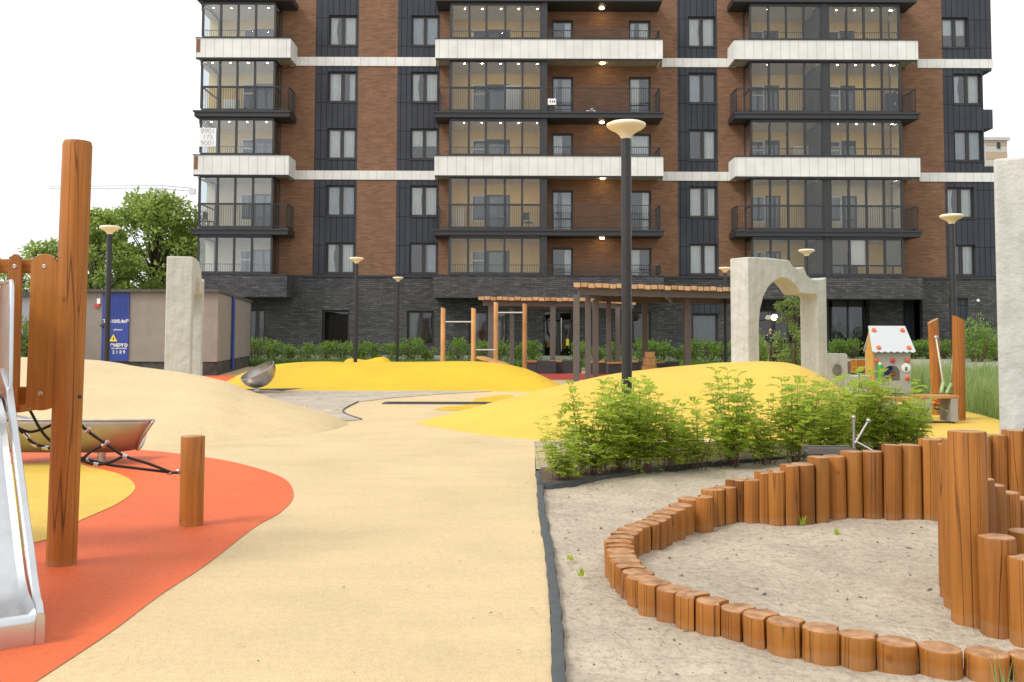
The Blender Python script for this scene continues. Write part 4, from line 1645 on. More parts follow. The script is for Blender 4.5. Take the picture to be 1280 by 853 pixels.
# recessed entrance under the right balconies
mb = MB()
yr = YF + 1.3
xr0, xr1 = rec1[0], rec1[1]
pz = 3.3
pier0, pier1 = bx(1080, 51.3), bx(1121, 51.3)
for x0_, x1_, dy_ in ((bx(987, 51.3), bx(1034, 51.3), 0), (pier0, pier1, .5), (xr0 - .1, bx(944, 51.3), 0)):
    mb = MB()
    mb.box(x0_, x1_, yr - dy_, yr + .3, 0, pz)
    mb.build('charcoal_wall', M['darkbrick'], bld)
mb = MB()
mb.box(bx(944, 51.3), bx(987, 51.3), yr, yr + .3, 2.8, pz)
mb.box(pier1, xr1 + .1, yr, yr + .3, 0, pz)
mb.box(xr0, xr1, YF + .05, yr + .3, pz, pz + .1)
mb.build('cladding_panel', M['darkpanel'], bld)
sx0, sx1 = bx(1036, 51.3), bx(1079, 51.3)
f = MB()
for a in (sx0, (sx0 + sx1) / 2 - .04, sx1 - .08):
    f.box(a, a + .08, yr, yr + .1, 0, pz)
f.box(sx0, sx1, yr, yr + .1, pz - .35, pz - .02)
f.box(sx0, sx1, yr, yr + .1, 0, .3)
sfw = f.build('storefront', M['frame'], bld)
g = MB()
g.face([(sx0, yr + .06, .2), (sx1, yr + .06, .2), (sx1, yr + .06, pz), (sx0, yr + .06, pz)])
g.build('pane', M['darkglass'], sfw, fix=False)
g = MB()
for a in (.35, 1.15):
    for j in range(2):
        x = sx0 + a + j * .02
        g.face([(x, yr + .25, .5), (x + .12, yr + .28, .5), (x + .05, yr + .25, 2.6), (x - .05, yr + .28, 2.6)])
g.build('curtain', M['curtaing'], sfw, fix=False)
mb = MB()
mb.box(sx0, xr1, yr + 1.5, yr + 1.6, 0, pz)
mb.build('interior_wall', M['room'], bld)
mb = MB()
q = at(968, 397, YF + .7)
mb.ball(q, .17, 16)
lampg = mb.build('globe_lamp', M['globe'], bld, smooth=True)
mb = MB()
mb.cyl(q + Vector((0, 0, .15)), (q.x, q.y, 3.3), .02, n=8)
mb.build('bracket', M['black'], lampg)
mb = MB()
mb.box(sdoor[0], sdoor[1], YF + .1, YF + .2, 0, sdoor[3])
sd_ = mb.build('service_door', M['darkpanel'], bld)
mb = MB()
q = at(1222, 376, YF)
mb.lathe((q.x, YF - .03, q.z), [(.07, 0), (.09, -.04), (.06, -.09)], 12, axis=(0, 1, 0))
mb.build('wall_lamp', M['white'], bld, smooth=40)


# ---- balconies
def grid_glazing(fr, gl, x0, x1, y, z0, z1, mull, transom=None, t_=.11):
    fr.box(x0, x1, y - .03, y + .05, z1 - t_, z1)
    fr.box(x0, x1, y - .03, y + .05, z0, z0 + t_)
    for m_ in mull:
        fr.box(m_ - t_ / 2, m_ + t_ / 2, y - .034, y + .05, z0 + t_, z1 - t_)
    if transom:
        fr.box(x0, x1, y - .026, y + .045, transom - .035, transom + .035)
    zc = transom if transom else z0 + t_
    if transom:
        gl.face([(x0, y + .01, z0 + t_), (x1, y + .01, z0 + t_), (x1, y + .01, zc), (x0, y + .01, zc)], 1)
    gl.face([(x0, y + .01, zc), (x1, y + .01, zc), (x1, y + .01, z1 - t_), (x0, y + .01, z1 - t_)])


def side_glazing(fr, gl, x, y0, y1, z0, z1, transom=None, t_=.11):
    fr.box(x - .03, x + .03, y0, y1, z1 - t_, z1)
    fr.box(x - .03, x + .03, y0, y1, z0, z0 + t_)
    for yy_ in (y0 + .04, y1 - .04):
        fr.box(x - .034, x + .034, yy_ - .04, yy_ + .04, z0 + t_, z1 - t_)
    if transom:
        fr.box(x - .026, x + .026, y0, y1, transom - .035, transom + .035)
    gl.face([(x, y0, z0 + t_), (x, y1, z0 + t_), (x, y1, z1 - t_), (x, y0, z1 - t_)])


def railing(mb, p0, p1, z0, z1, sp=.115):
    p0, p1 = Vector((*p0, 0)), Vector((*p1, 0))
    L = (p1 - p0).length
    d_ = (p1 - p0) / L
    n_ = Vector((-d_.y, d_.x, 0))
    for z_ in (z1, z0 + .09):
        c_ = (p0 + p1) / 2
        mb.obox((c_.x, c_.y, z_), d_ * L / 2, n_ * .02, (0, 0, .018))
    k = int(L / sp)
    for i in range(k + 1):
        c_ = p0 + d_ * (L * i / max(1, k))
        mb.obox((c_.x, c_.y, (z0 + z1) / 2), d_ * .009, n_ * .009, (0, 0, (z1 - z0) / 2))


YG = YB + .16    # glazing plane
YW = YF + 1.5    # back wall of the loggias
bays = {
    'left': dict(px=(241.5, 361), gl=[(248.5, 340, [248.5, 271.4, 293.3, 315.5, 340])], open_=[(341, 359)]),
    'mid': dict(px=(543, 829), gl=[(562, 676, [562, 585.5, 607, 631, 652.8, 676])], open_=[(547, 561), (684, 825)]),
    'right': dict(px=(919, 1150), gl=[(940.5, 1030, [940.5, 963.5, 986, 1008, 1030]), (1039, 1128.5, [1039, 1062, 1084, 1106, 1128.5])], open_=[(922, 939), (1130, 1147)]),
}


def bxb(px):
    return bx(px, YB)


wallz = {('left', 0): 'loggiaw', ('left', 1): 'loggiaw', ('right2', 1): 'loggiaw'}
for bn, B in bays.items():
    x0, x1 = bxb(B['px'][0]), bxb(B['px'][1])
    for k in range(6):
        F = FL[k]
        white = k % 2 == 0
        zslab0 = F - (.26 if white else .36)
        slab = MB()
        slab.box(x0 + .03, x1 - .03, YB + .05, YF + .02 if bn != 'x' else YW, zslab0 + .03, F - .004)
        for g0, g1, _ in B['gl']:
            slab.box(bx(g0, YF, 220) - .05, bx(g1) + .05, YF + .021, YW + .2, zslab0 + .03, F - .004)
            slab.box(bxb(g0) + .05, bxb(g1) - .05, YG + .08, YF - .0, zslab0 + .006, zslab0 + .028, 1)
            slab.box(bx(g0) - .05, bx(g1) + .05, YF + .001, YW + .2, zslab0 + .006, zslab0 + .028, 1)
        bal = slab.build('balcony', [M['soffit' if white else 'darkmetal'], M['white']], bld)
        if k == 0 or k == 2 or k == 4:
            mat = 'darkbrick' if k == 0 else 'whitepanel'
            ptop = F + (.66 if k == 0 else .71)
            pbot = F - (.46 if k == 0 else .28)
            mb = MB()
            mb.box(x0, x1, YB - .06, YB + .05, pbot, ptop)
            mb.box(x0, x0 + .1, YB + .05, YF, pbot, ptop)
            mb.box(x1 - .1, x1, YB + .05, YF, pbot, ptop)
            if k == 0:
                mb.box(x0 + .1, x1 - .1, YB + .05, YF, pbot, pbot + .06)
            mb.build('parapet', M[mat], bal)
            mb = MB()
            mb.box(x0 - .02, x1 + .02, YB - .09, YB + .10, ptop + .002, ptop + .045)
            if k:
                mb.box(x0 + .02, x1 - .02, YB - .02, YB + .06, pbot - .09, pbot - .003)
            mb.build('coping', M['darkmetal'], bal)
            if bn == 'left' and k:
                mb = MB()
                mb.box(x0 + .04, x0 + .24, YB - .075, YB - .055, F - .02, ptop - .05)
                mb.build('brick_patch', M['brick'], bal)
        else:
            mb = MB()
            mb.box(x0, x1, YB - .05, YB + .05, zslab0 + .05, F)
            mb.box(x0, x0 + .1, YB + .05, YF, zslab0 + .05, F)
            mb.box(x1 - .1, x1, YB + .05, YF, zslab0 + .05, F)
            mb.box(x0 - .06, x1 + .06, YB - .11, YB + .06, F - .09, F - .002)
            mb.build('slab_edge', M['darkmetal'], bal)
        if k == 5:
            continue
        base = F + (.72 if k == 0 else .76) if white else F + .03
        ztop = FL[k + 1] - (.36 if not (k + 1) % 2 == 0 else .30)
        tr_ = F + 1.28 if not white else F + 1.24
        fr, gl, rl = MB(), MB(), MB()
        bw, cl, inn, ing = MB(), MB(), MB(), MB()
        bw2 = MB()
        lamps = MB()
        for gi, (g0, g1, mull) in enumerate(B['gl']):
            a, b = bxb(g0), bxb(g1)
            special = bn == 'right' and gi == 1 and k == 0
            grid_glazing(fr, gl, a, b, YG, base, ztop, [bxb(m_) for m_ in mull], tr_ if not white else (base + .52 if special else None))
            if white and not special:
                railing(rl, (a + .08, YG + .1), (b - .08, YG + .1), base + .02, F + 1.22)
            elif not white:
                railing(rl, (a + .05, YG + .1), (b - .05, YG + .1), F + .05, F + 1.25)
            # loggia box
            a2, b2 = bx(g0), bx(g1)
            tgt = bw2 if wallz.get((bn + ('2' if gi else ''), k)) or (bn == 'left' and k < 2) else bw
            # window + door opening in back wall
            span = b2 - a2
            o0 = a2 + span * {'left': .46, 'mid': .23, 'right': .02}[bn]
            o1 = a2 + span * {'left': .97, 'mid': .66, 'right': .50}[bn]
            wall_panel(tgt, a2 - .05, b2 + .05, F, FL[k + 1], YW, [(o0, o1, F + .02, F + 2.2)], .12)
            for xx in ((a2 - .05, b2 + .05) if bn != 'left' else (b2 + .05,)):
                tgt.face([(xx, YF if xx > a2 and bn != 'left' else YF, F), (xx, YW, F), (xx, YW, FL[k + 1]), (xx, YF, FL[k + 1])])
            w0, w1 = o0, o0 + (o1 - o0) * (.38 if bn != 'right' else .55)
            # white framed window and a darker door
            z0w = F + .75
            for (p, q_, zz0, dk) in ((w0, w1, z0w, 0), (w1, o1, F + .04, 1)):
                t2 = .08
                tt = inn
                mm = 0 if not dk else 1
                tt.box(p, q_, YW + .03, YW + .11, F + 2.2 - t2, F + 2.2, mm)
                tt.box(p, q_, YW + .03, YW + .11, zz0, zz0 + t2, mm)
                tt.box(p, p + t2, YW + .03, YW + .11, zz0 + t2, F + 2.2 - t2, mm)
                tt.box(q_ - t2, q_, YW + .03, YW + .11, zz0 + t2, F + 2.2 - t2, mm)
                if not dk:
                    tt.box(p + t2, q_ - t2, YW + .03, YW + .11, F + 1.62, F + 1.70, mm)
                ing.face([(p + t2, YW + .07, zz0 + t2), (q_ - t2, YW + .07, zz0 + t2), (q_ - t2, YW + .07, F + 2.2 - t2), (p + t2, YW + .07, F + 2.2 - t2)])
            tgt.box(w0, w1, YW + .03, YW + .1, F, z0w)
            # curtains behind the loggia openings
            rr = random.Random(len(bn) * 31 + k * 7 + gi)
            cu = o0 + (o1 - o0) * rr.uniform(.05, .2)
            cw_ = (o1 - o0) * (rr.uniform(.15, .4) if bn == 'right' else rr.uniform(.45, .75))
            n_ = 24
            k0 = len(cl.v)
            for iz in (0, 1):
                for ix in range(n_ + 1):
                    cl.v.append((cu + cw_ * ix / n_, YW + .3 + .03 * math.sin(ix * 1.3), F + .05 + 2.1 * iz))
            for ix in range(n_):
                cl.f.append((k0 + ix, k0 + ix + 1, k0 + n_ + 2 + ix, k0 + n_ + 1 + ix))
                cl.m.append(0)
            # ceiling spots
            for j in range(len(mull) - 1):
                xm = bx(mull[j] + (mull[j + 1] - mull[j]) * (.78 if bn == 'left' or gi == 0 else .25), YF)
                lamps.lathe((xm, YF - .45, FL[k + 1] - (.33 if (k + 1) % 2 else .235)), [(.036, 0), (.036, -.02), (.03, -.025)], 10)
        if bn == 'right' and k == 0:
            mu = B['gl'][1][2]
            for j, mt_ in ((0, 'room'), (1, 'white'), (3, 'room')):
                sc_ = MB()
                sc_.box(bxb(mu[j]) + .06, bxb(mu[j + 1]) - .06, YG + .12, YG + .135, base + .57, ztop - .1)
                sc_.build('blind', M[mt_], bal)
        # side returns, columns
        if bn == 'left':
            side_glazing(fr, gl, bxb(248.5), YG + .06, YF + 1.4, base, ztop, tr_ if not white else None)
            side_glazing(fr, gl, bxb(340), YG + .06, YF, base, ztop, tr_ if not white else None)
        elif bn == 'mid':
            side_glazing(fr, gl, bxb(562), YG + .06, YF, base, ztop, tr_ if not white else None)
            fr.box(bxb(676.8), bxb(684), YG - .05, YF + .02, F + .02, FL[k + 1] - .28)
        else:
            side_glazing(fr, gl, bxb(940.5), YG + .06, YF, base, ztop, tr_ if not white else None)
            side_glazing(fr, gl, bxb(1128.5), YG + .06, YF, base, ztop, tr_ if not white else None)
            fr.box(bxb(1030.6), bxb(1038.4), YG - .05, YW, F + .02, FL[k + 1] - .28)
        fr.build('glazing_frame', M['darkmetal'], bal)
        gl.build('glazing', [M['skyglass' if bn == 'left' else 'bglass'], M['lowglass']], bal, fix=False)
        # open stretches
        for q0, q1 in B['open_']:
            a, b = bxb(q0), bxb(q1)
            zr0, zr1 = (F + .76, F + 1.22) if white else (F + .03, F + 1.25)
            if white and b - a < 1.5:
                continue
            railing(rl, (a, YB + .08), (b, YB + .08), zr0, zr1)
            if q1 > 350 and bn != 'x':
                if (bn, q0) in (('left', 341), ('mid', 684), ('right', 1130)):
                    railing(rl, (b, YB + .08), (b, YF - .05), zr0, zr1)
            if (bn, q0) in (('mid', 547), ('right', 922)):
                railing(rl, (a, YB + .08), (a, YF - .05), zr0, zr1)
        rl.build('railing', M['darkmetal'], bal)
        if bw.f:
            bw.build('rear_wall', M['loggia'], bal, fix=False)
        if bw2.f:
            bw2.build('rear_wall', M['loggiaw'], bal, fix=False)
        inn.build('inner_frame', [M['white'], M['frame']], bal)
        ing.build('inner_pane', M['darkglass'], bal, fix=False)
        cl.build('curtain', M['curtain' if (k + len(bn)) % 2 else 'curtaing'], bal, smooth=True, fix=False)
        lamps.build('ceiling_lamp', M['spot'], bal)
        if bn == 'mid':
            mb = MB()
            xm = bx(752 if k % 2 else 751, YF)
            mb.lathe((xm, YF - .6, FL[k + 1] - (.33 if (k + 1) % 2 else .235)), [(.12, 0.0), (.12, -.035), (.10, -.05)], 14)
            mb.build('warm_lamp', M['warm'], bal)
# the phone banner on the left glazing
q0, q1 = at(249.5, 160, YG - .06), at(270, 183.5, YG - .06)


def font_mesh(body, size, mat, loc, rot, name, parent=None, align='CENTER', ext=.002, bold=0.0, sx=1.0):
    cu = bpy.data.curves.new(name, 'FONT')
    cu.body = body
    cu.size = size
    cu.align_x = align
    cu.align_y = 'CENTER'
    cu.extrude = ext
    cu.offset = bold
    cu.space_line = .85
    o = bpy.data.objects.new(name, cu)
    COL.objects.link(o)
    dg = bpy.context.evaluated_depsgraph_get()
    me = bpy.data.meshes.new_from_object(o.evaluated_get(dg))
    bpy.data.objects.remove(o)
    me.materials.clear()
    me.materials.append(mat)
    o = bpy.data.objects.new(name, me)
    COL.objects.link(o)
    o.scale = (sx, 1, 1)
    o.location = loc
    o.rotation_euler = rot
    if parent is not None:
        o.parent = parent
        if parent.get('_w'):
            o.location = Vector(loc) - Vector(parent['_w'])
    return o


ban = wthing('banner', 'white banner with 8901 175 9001 hung in the left glazed balcony', 'banner', (q0.x, YG - .06, q1.z))
mb = MB()
mb.box(q0.x, q1.x, YG - .06, YG - .048, q1.z, q0.z)
mb.build('cloth', M['white'], ban)
for i, s_ in enumerate(('8901', '175', '9001')):
    font_mesh(s_, .36, M['greyink'], ((q0.x + q1.x) / 2, YG - .063, q0.z - (q0.z - q1.z) * (.18 + .32 * i)), (PI / 2, 0, 0), 'lettering', ban, bold=-.004)
# a cream box and a small heap on the open dark balcony
q = at(690, 133, YB + .25)
mb = MB()
mb.box(q.x - .2, q.x + .16, YB + .2, YB + .5, FL[3] + .01, FL[3] + .3)
bxo = wthing('storage_box', 'small brown box with a cream sign, in the corner of an open balcony', 'box', (q.x, YB + .35, FL[3]))
mb.build('body', M['bark'], bxo, bevel=.01)
mb = MB()
mb.box(q.x - .22, q.x + .2, YB + .02, YB + .035, FL[3] + .36, FL[3] + .68)
mb.build('sign', M['white'], bxo)
mb = MB()
for a in (-.1, .02, .12):
    mb.obox((q.x + a, YB + .015, FL[3] + .53), (.025, 0, .01), (0, .003, 0), (-.01, 0, .05))
mb.build('sign_mark', M['ink'], bxo)
q = at(739, 138, YB + .3)
mb = MB()
for j, (dx, dz, r_) in enumerate(((-.18, .05, .09), (0, .09, .12), (.17, .05, .09), (.05, .17, .07))):
    mb.ball((q.x + dx, YB + .3, FL[3] + dz + .04), r_, 10, sc=(1, .8, .75))
solo(mb, 'flower_pot', M['white'], (q.x, YB + .3, FL[3]), 'small white bundle lying on the open balcony floor', 'bundle', smooth=True)


# furniture inside the glazed balconies
def chair(px, Y, z, rz, mat, label):
    q_ = at(px, 200, Y)
    t_ = thing('chair', label, 'chair', (q_.x, Y, z), rz, 'chairs inside the glazed balconies')
    mb = MB()
    mb.box(-.22, .22, -.22, .22, .43, .47)
    mb.build('seat', M[mat], t_, bevel=.01)
    mb = MB()
    mb.box(-.21, .21, .19, .22, .55, .95)
    mb.build('backrest', M[mat], t_, bevel=.01)
    for x_ in (-.19, .19):
        for y_ in (-.19, .20):
            mb = MB()
            mb.box(x_ - .018, x_ + .018, y_ - .018, y_ + .018, 0, .428 if y_ < 0 else .56)
            mb.build('leg', M['frame'], t_)
    return t_


def cabinet(px, Y, z, w_, h_, mat, label):
    q_ = at(px, 200, Y)
    t_ = thing('cabinet', label, 'cabinet', (q_.x, Y, z), 0, 'cabinets inside the glazed balconies')
    mb = MB()
    mb.box(-w_ / 2, w_ / 2, -.2, .2, .05, h_)
    mb.build('body', M[mat], t_, bevel=.01)
    for s_ in (-1, 1):
        mb = MB()
        mb.box(min(s_ * w_ / 2 * .96, s_ * .01), max(s_ * w_ / 2 * .96, s_ * .01), -.222, -.203, .08, h_ - .03)
        d_ = mb.build('door', M[mat], t_, bevel=.005)
        mb = MB()
        mb.box(s_ * .06 - .01, s_ * .06 + .01, -.24, -.223, h_ * .5, h_ * .5 + .14)
        mb.build('handle', M['steel'], d_)
    return t_


chair(646, 49.3, FL[2], .2, 'bark', 'dark chair left of its twin in the upper middle glazed balcony, above the white parapet')
chair(665, 49.3, FL[2], -.3, 'bark', 'dark chair right of its twin in the upper middle glazed balcony, above the white parapet')
chair(660, 49.4, FL[1], 2.6, 'blackcloth', 'black chair in the lower middle glazed balcony with dark slab')
chair(262, 49.4, FL[1], 1.2, 'bark', 'brown chair in the lower left glazed balcony with dark slab')
chair(1010, 49.5, FL[3], -2.2, 'blackcloth', 'black chair in the upper right glazed balcony with dark slab')
cabinet(1118, 49.6, FL[3], .8, 1.25, 'blackcloth', 'dark cabinet at the right end of the upper right glazed balcony')
cabinet(573, 50.6, FL[1], .7, 1.3, 'loggiaw', 'pale cabinet at the left end of the lower middle glazed balcony')
cabinet(640, 50.8, FL[3], .9, 1.9, 'curtaing', 'tall grey wardrobe in the top dark-slab middle glazed balcony')
cabinet(288, 50.8, FL[3], .8, 1.1, 'white', 'white cabinet in the left glazed balcony above the phone banner')
cabinet(1000, 50.8, FL[2], .8, 1.7, 'curtainb', 'beige wardrobe in the right glazed balcony between the white parapets')

# ------------------------------------------------------------------ substation kiosk
YS = 31.7
sx0, sx1 = at(40, 420, YS).x, at(272, 420, YS).x
sub = wthing('substation', 'grey-brown flat-roofed substation with a blue door', 'substation', ((sx0 + sx1) / 2, YS, 0))
zb, zt = .46, at(200, 366, YS).z
far = Vector((at(313, 420, 41.5).x, 41.5, 0))
back = Vector((sx0 + 1.0, 41.8, 0))
foot = [(sx0, YS), (sx1, YS), (far.x, far.y), (back.x, back.y)]
mb = MB()
mb.prism([(x, y) for x, y in foot], (0, 0, zb), (1, 0, 0), (0, 1, 0), (0, 0, zt - zb))
mb.build('wall', M['shed'], sub)
cxs, cys = sum(p[0] for p in foot) / 4, sum(p[1] for p in foot) / 4
mb = MB()
mb.prism([(cxs + (x - cxs) * .992, cys + (y - cys) * .992) for x, y in foot], (0, 0, -.05), (1, 0, 0), (0, 1, 0), (0, 0, zb + .04))
mb.build('plinth', M['shedbase'], sub)
mb = MB()
mb.prism([(cxs + (x - cxs) * 1.022, cys + (y - cys) * 1.03) for x, y in foot], (0, 0, zt + .002), (1, 0, 0), (0, 1, 0), (0, 0, .10))
mb.build('roof', M['roofing'], sub, bevel=.01)


def yz(px, py, dy=0.0):
    return at(px, py, YS - dy)


a, b = yz(125.5, 454), yz(162.5, 366.5)
a2 = yz(128, 410)
mb = MB()
mb.box(a2.x, b.x, YS - .05, YS + .02, zb + .005, zt - .02)
dr = mb.build('door', M['blue'], sub, bevel=.008)
mb = MB()
nr = 14
for i in range(nr):
    x = a2.x + (b.x - a2.x) * (.06 + .88 * (i + .5) / nr)
    mb.box(x - .012, x + .012, YS - .062, YS - .049, yz(140, 398).z, yz(140, 369).z)
mb.build('rib', M['blue'], dr)
mb = MB()
q = yz(129, 407, .09)
mb.ball((q.x, YS - .09, q.z), .075, 10)
mb.box(q.x - .1, q.x + .06, YS - .10, YS - .06, q.z - .03, q.z + .03)
mb.build('handle', M['ink'], dr, smooth=40)
cx_ = (a2.x + b.x) / 2
rotf = (PI / 2, 0, 0)
font_mesh('ТП-10/0,4кВ', .16, M['white'], (cx_ + .02, YS - .055, yz(140, 402).z), rotf, 'lettering', dr, bold=.003)
font_mesh('абонент', .075, M['white'], (cx_ + .1, YS - .055, yz(140, 412.5).z), rotf, 'lettering', dr, bold=.002)
font_mesh('ЭНЕРГО', .14, M['white'], (cx_ + .14, YS - .055, yz(140, 432).z), rotf, 'lettering', dr, bold=.006)
font_mesh('тел. диспетчера', .065, M['white'], (cx_ + .14, YS - .055, yz(140, 435.6).z), rotf, 'lettering', dr, bold=.002)
font_mesh('2 1 8 9', .15, M['white'], (cx_ + .14, YS - .055, yz(140, 440.5).z), rotf, 'lettering', dr, bold=.002)
q = yz(142.5, 427)
tri = [(q.x - .13, q.z), (q.x + .13, q.z), (q.x, q.z + .235)]
mb = MB()
mb.prism(tri, (0, YS - .062, 0), (1, 0, 0), (0, 0, 1), (0, .01, 0))
mb.build('warning_sign', M['signyellow'], dr)
mb = MB()
mb.prism([(q.x + .02, q.z + .16), (q.x - .03, q.z + .085), (q.x - .002, q.z + .085), (q.x - .02, q.z + .02), (q.x + .035, q.z + .10), (q.x + .008, q.z + .10)], (0, YS - .0665, 0), (1, 0, 0), (0, 0, 1), (0, .004, 0))
mb.build('warning_sign', M['ink'], dr)
mb = MB()
q = yz(124, 377)
mb.box(q.x - .05, q.x + .05, YS - .06, YS + .01, q.z - .08, q.z + .10)
mb.build('alarm_box', M['white'], sub)
mb = MB()
mb.box(q.x - .13, q.x + .01, YS - .055, YS + .01, q.z - .2, q.z - .082)
mb.build('alarm_box', M['signred'], sub)
pd = (far - Vector((sx1, YS, 0)))
pn = Vector((pd.y, -pd.x, 0)).normalized()
fpos = Vector((sx1, YS, 0)) + pd * .34
mb = MB()
mb.cyl((fpos + pn * .08) + Vector((0, 0, .1)), (fpos + pn * .08) + Vector((0, 0, zt)), .06, n=10)
mb.build('drainpipe', M['blue'], sub, smooth=40)
a, b = yz(66, 399), yz(72, 370)
mb = MB()
mb.box(a.x - .35, b.x + .3, YS - .04, YS + .02, a.z, b.z)
mb.build('shutter', M['blue'], sub)

# fence and grey wall far left
mb = MB()
YW2 = 44
a, b = at(-60, 420, YW2), at(70, 371, YW2)
solo_w = MB()
solo_w.box(a.x - 6, b.x + .6, YW2, YW2 + 5, 0, b.z)
gw = wthing('garage', 'low flat grey building seen between the tower pickets', 'building', (b.x - 4, YW2, 0))
solo_w.build('wall', M['greywall'], gw)
mb = MB()
mb.box(a.x - 6.2, b.x + .8, YW2 - .15, YW2 + 5.1, b.z + .002, b.z + .2)
mb.build('roof', M['roofing'], gw)
YFN = 29
fn = wthing('mesh_fence', 'dark thin wire mesh fence behind the tower pickets', 'fence', (-14.5, YFN, 0))
mb = MB()
x0f, x1f = -19, at(64, 430, YFN).x
zf = at(30, 402, YFN).z
x = x0f
while x < x1f:
    mb.box(x - .006, x + .006, YFN - .006, YFN + .006, .1, zf)
    x += .075
for z_ in (.3, .8, 1.3, zf):
    mb.box(x0f, x1f, YFN - .012, YFN - .004, z_ - .01, z_ + .01)
mb.build('wire_panel', M['ink'], fn)
for x in (x0f, (x0f + x1f) / 2 - 1.2, (x0f + x1f) / 2 + .9, x1f):
    mb = MB()
    mb.box(x - .035, x + .035, YFN - .035, YFN + .035, 0, zf + .1)
    mb.build('fence_post', M['black'], fn)

# ------------------------------------------------------------------ pergola
def pergola(corners, zt, posts, label, sl_w=.215, gap=.035, run='Y', thick=.12):
    A, B, C, D = [Vector((*c_, 0)) for c_ in corners]     # front-left, front-right, back-right, back-left
    c_ = (A + B + C + D) / 4
    pg = wthing('pergola', label, 'pergola', (c_.x, c_.y, 0), 'slatted pergolas over the seating')
    L = ((B - A).length + (C - D).length) / 2
    n_ = int(L / (sl_w + gap))
    for i in range(n_):
        f0, f1 = i / n_, (i + sl_w / (sl_w + gap)) / n_
        mb = MB()
        zz = zt + .012 * math.sin(i * 2.3)
        a0, a1, b0, b1 = A.lerp(B, f0), A.lerp(B, f1), D.lerp(C, f0), D.lerp(C, f1)
        mb.rings([[Vector((p.x, p.y, z_)) for p in (a0, a1, b1, b0)] for z_ in (zz, zz + thick)])
        mb.build('slat', M['planky'], pg)
    mb = MB()
    for p, q_ in ((A, B), (D, C)):
        s_, e_ = p.lerp(q_, .02), p.lerp(q_, .98)
        inward = ((D - A).normalized() if p is A else (A - D).normalized()) * .35
        d_ = (e_ - s_)
        n2 = Vector((-d_.y, d_.x, 0)).normalized() * .06
        mb.obox(((s_ + e_) / 2 + inward) + Vector((0, 0, zt - .105)), d_ / 2, n2, (0, 0, .10))
    for f in (.06, .5, .94):
        s_, e_ = A.lerp(B, f), D.lerp(C, f)
        d_ = (e_ - s_)
        n2 = Vector((-d_.y, d_.x, 0)).normalized() * .05
        mb.obox((s_ + e_) / 2 + Vector((0, 0, zt - .13)), d_ * .43, n2, (0, 0, .07))
    mb.build('beam', M['pergmetal'], pg)
    for px, Y, wd in posts:
        q_ = at(px, 420, Y)
        mb = MB()
        mb.box(q_.x - wd / 2, q_.x + wd / 2, Y - wd / 2, Y + wd / 2, 0, zt - .205)
        mb.build('post', M['pergmetal'], pg, bevel=.006)
    return pg


A, B = at(717, 353, 27.0), at(935, 362, 29.6)
pergola([(A.x, 27.0), (B.x, 29.6), (8.6, 35.4), (at(742, 375, 33.2).x, 33.2)], A.z - .13,
        [(720.5, 27.3, .17), (735, 29.2, .16), (744.5, 31, .18), (806, 33.5, .18), (859, 30.2, .20), (761, 33, .15)], 'larger near pergola with pale wooden slats on taupe posts', .20, .03)
A2, B2 = at(598, 371.5, 35.0), at(720, 374, 36.0)
pergola([(A2.x, 35.0), (B2.x + .6, 36.2), (5.2, 40), (A2.x + 1.2, 39.6)], A2.z - .1, [(614, 35.5, .22), (691, 36, .20), (772, 37.5, .18), (640, 39, .18)], 'lower far pergola behind the pull-up bars', .21, .035)


# seats under the pergola
def seat(px, Y, wd, label, rz=0.0, dark_front=.55):
    q_ = at(px, 460, Y)
    t_ = thing('cube_seat', label, 'bench', (q_.x, Y, 0), rz, 'dark cube benches under the pergolas')
    h_ = .46
    mb = MB()
    mb.box(wd / 2 - wd * dark_front, wd / 2, -.25, .25, 0, h_)
    mb.build('side_panel', M['benchdark'], t_, bevel=.006)
    mb = MB()
    mb.box(-wd / 2, wd / 2 - wd * dark_front - .004, -.22, .22, 0, h_ - .06)
    mb.build('leg', M['benchdark'], t_, bevel=.006)
    mb = MB()
    mb.box(-wd / 2 - .02, wd / 2 - wd * dark_front - .004, -.25, .25, h_ - .058, h_ + .005)
    mb.build('seat', M['seatwood'], t_, bevel=.008)
    return t_


seat(675, 34.5, 1.15, 'dark cube bench furthest left, beside the yellow mound slope', dark_front=.6)
seat(707, 34.8, 1.1, 'dark cube bench in front of the glazed entrance door', dark_front=.62)
seat(751, 34.2, .7, 'dark cube bench between the two middle pergola posts', dark_front=.3)
seat(775, 33.0, .85, 'dark cube bench just left of the tall near lamp', dark_front=.4)
seat(797, 35.0, .7, 'dark cube bench right behind the wooden stepped tower', dark_front=.5)
seat(835, 34.0, .72, 'dark cube bench to the right of the wooden stepped tower', dark_front=.7)
# stepped wooden tower
q = at(811, 470, 30.5)
st = wthing('stepped_tower', 'tapering stack of pale wooden blocks under the pergola', 'play tower', (q.x, 30.5, 0))
for i, (wd, z0, z1, off) in enumerate(((.50, 0, .22, 0), (.42, .222, .42, .03), (.35, .422, .66, .05), (.30, .662, .86, .07))):
    mb = MB()
    mb.box(q.x - wd / 2 + off - .03, q.x + wd / 2 + off * .3, 30.5 - wd / 2, 30.5 + wd / 2, z0, z1)
    mb.build('block', M['larch'], st, bevel=.012)
for i, z0 in enumerate((.2, .4, .6)):
    pass

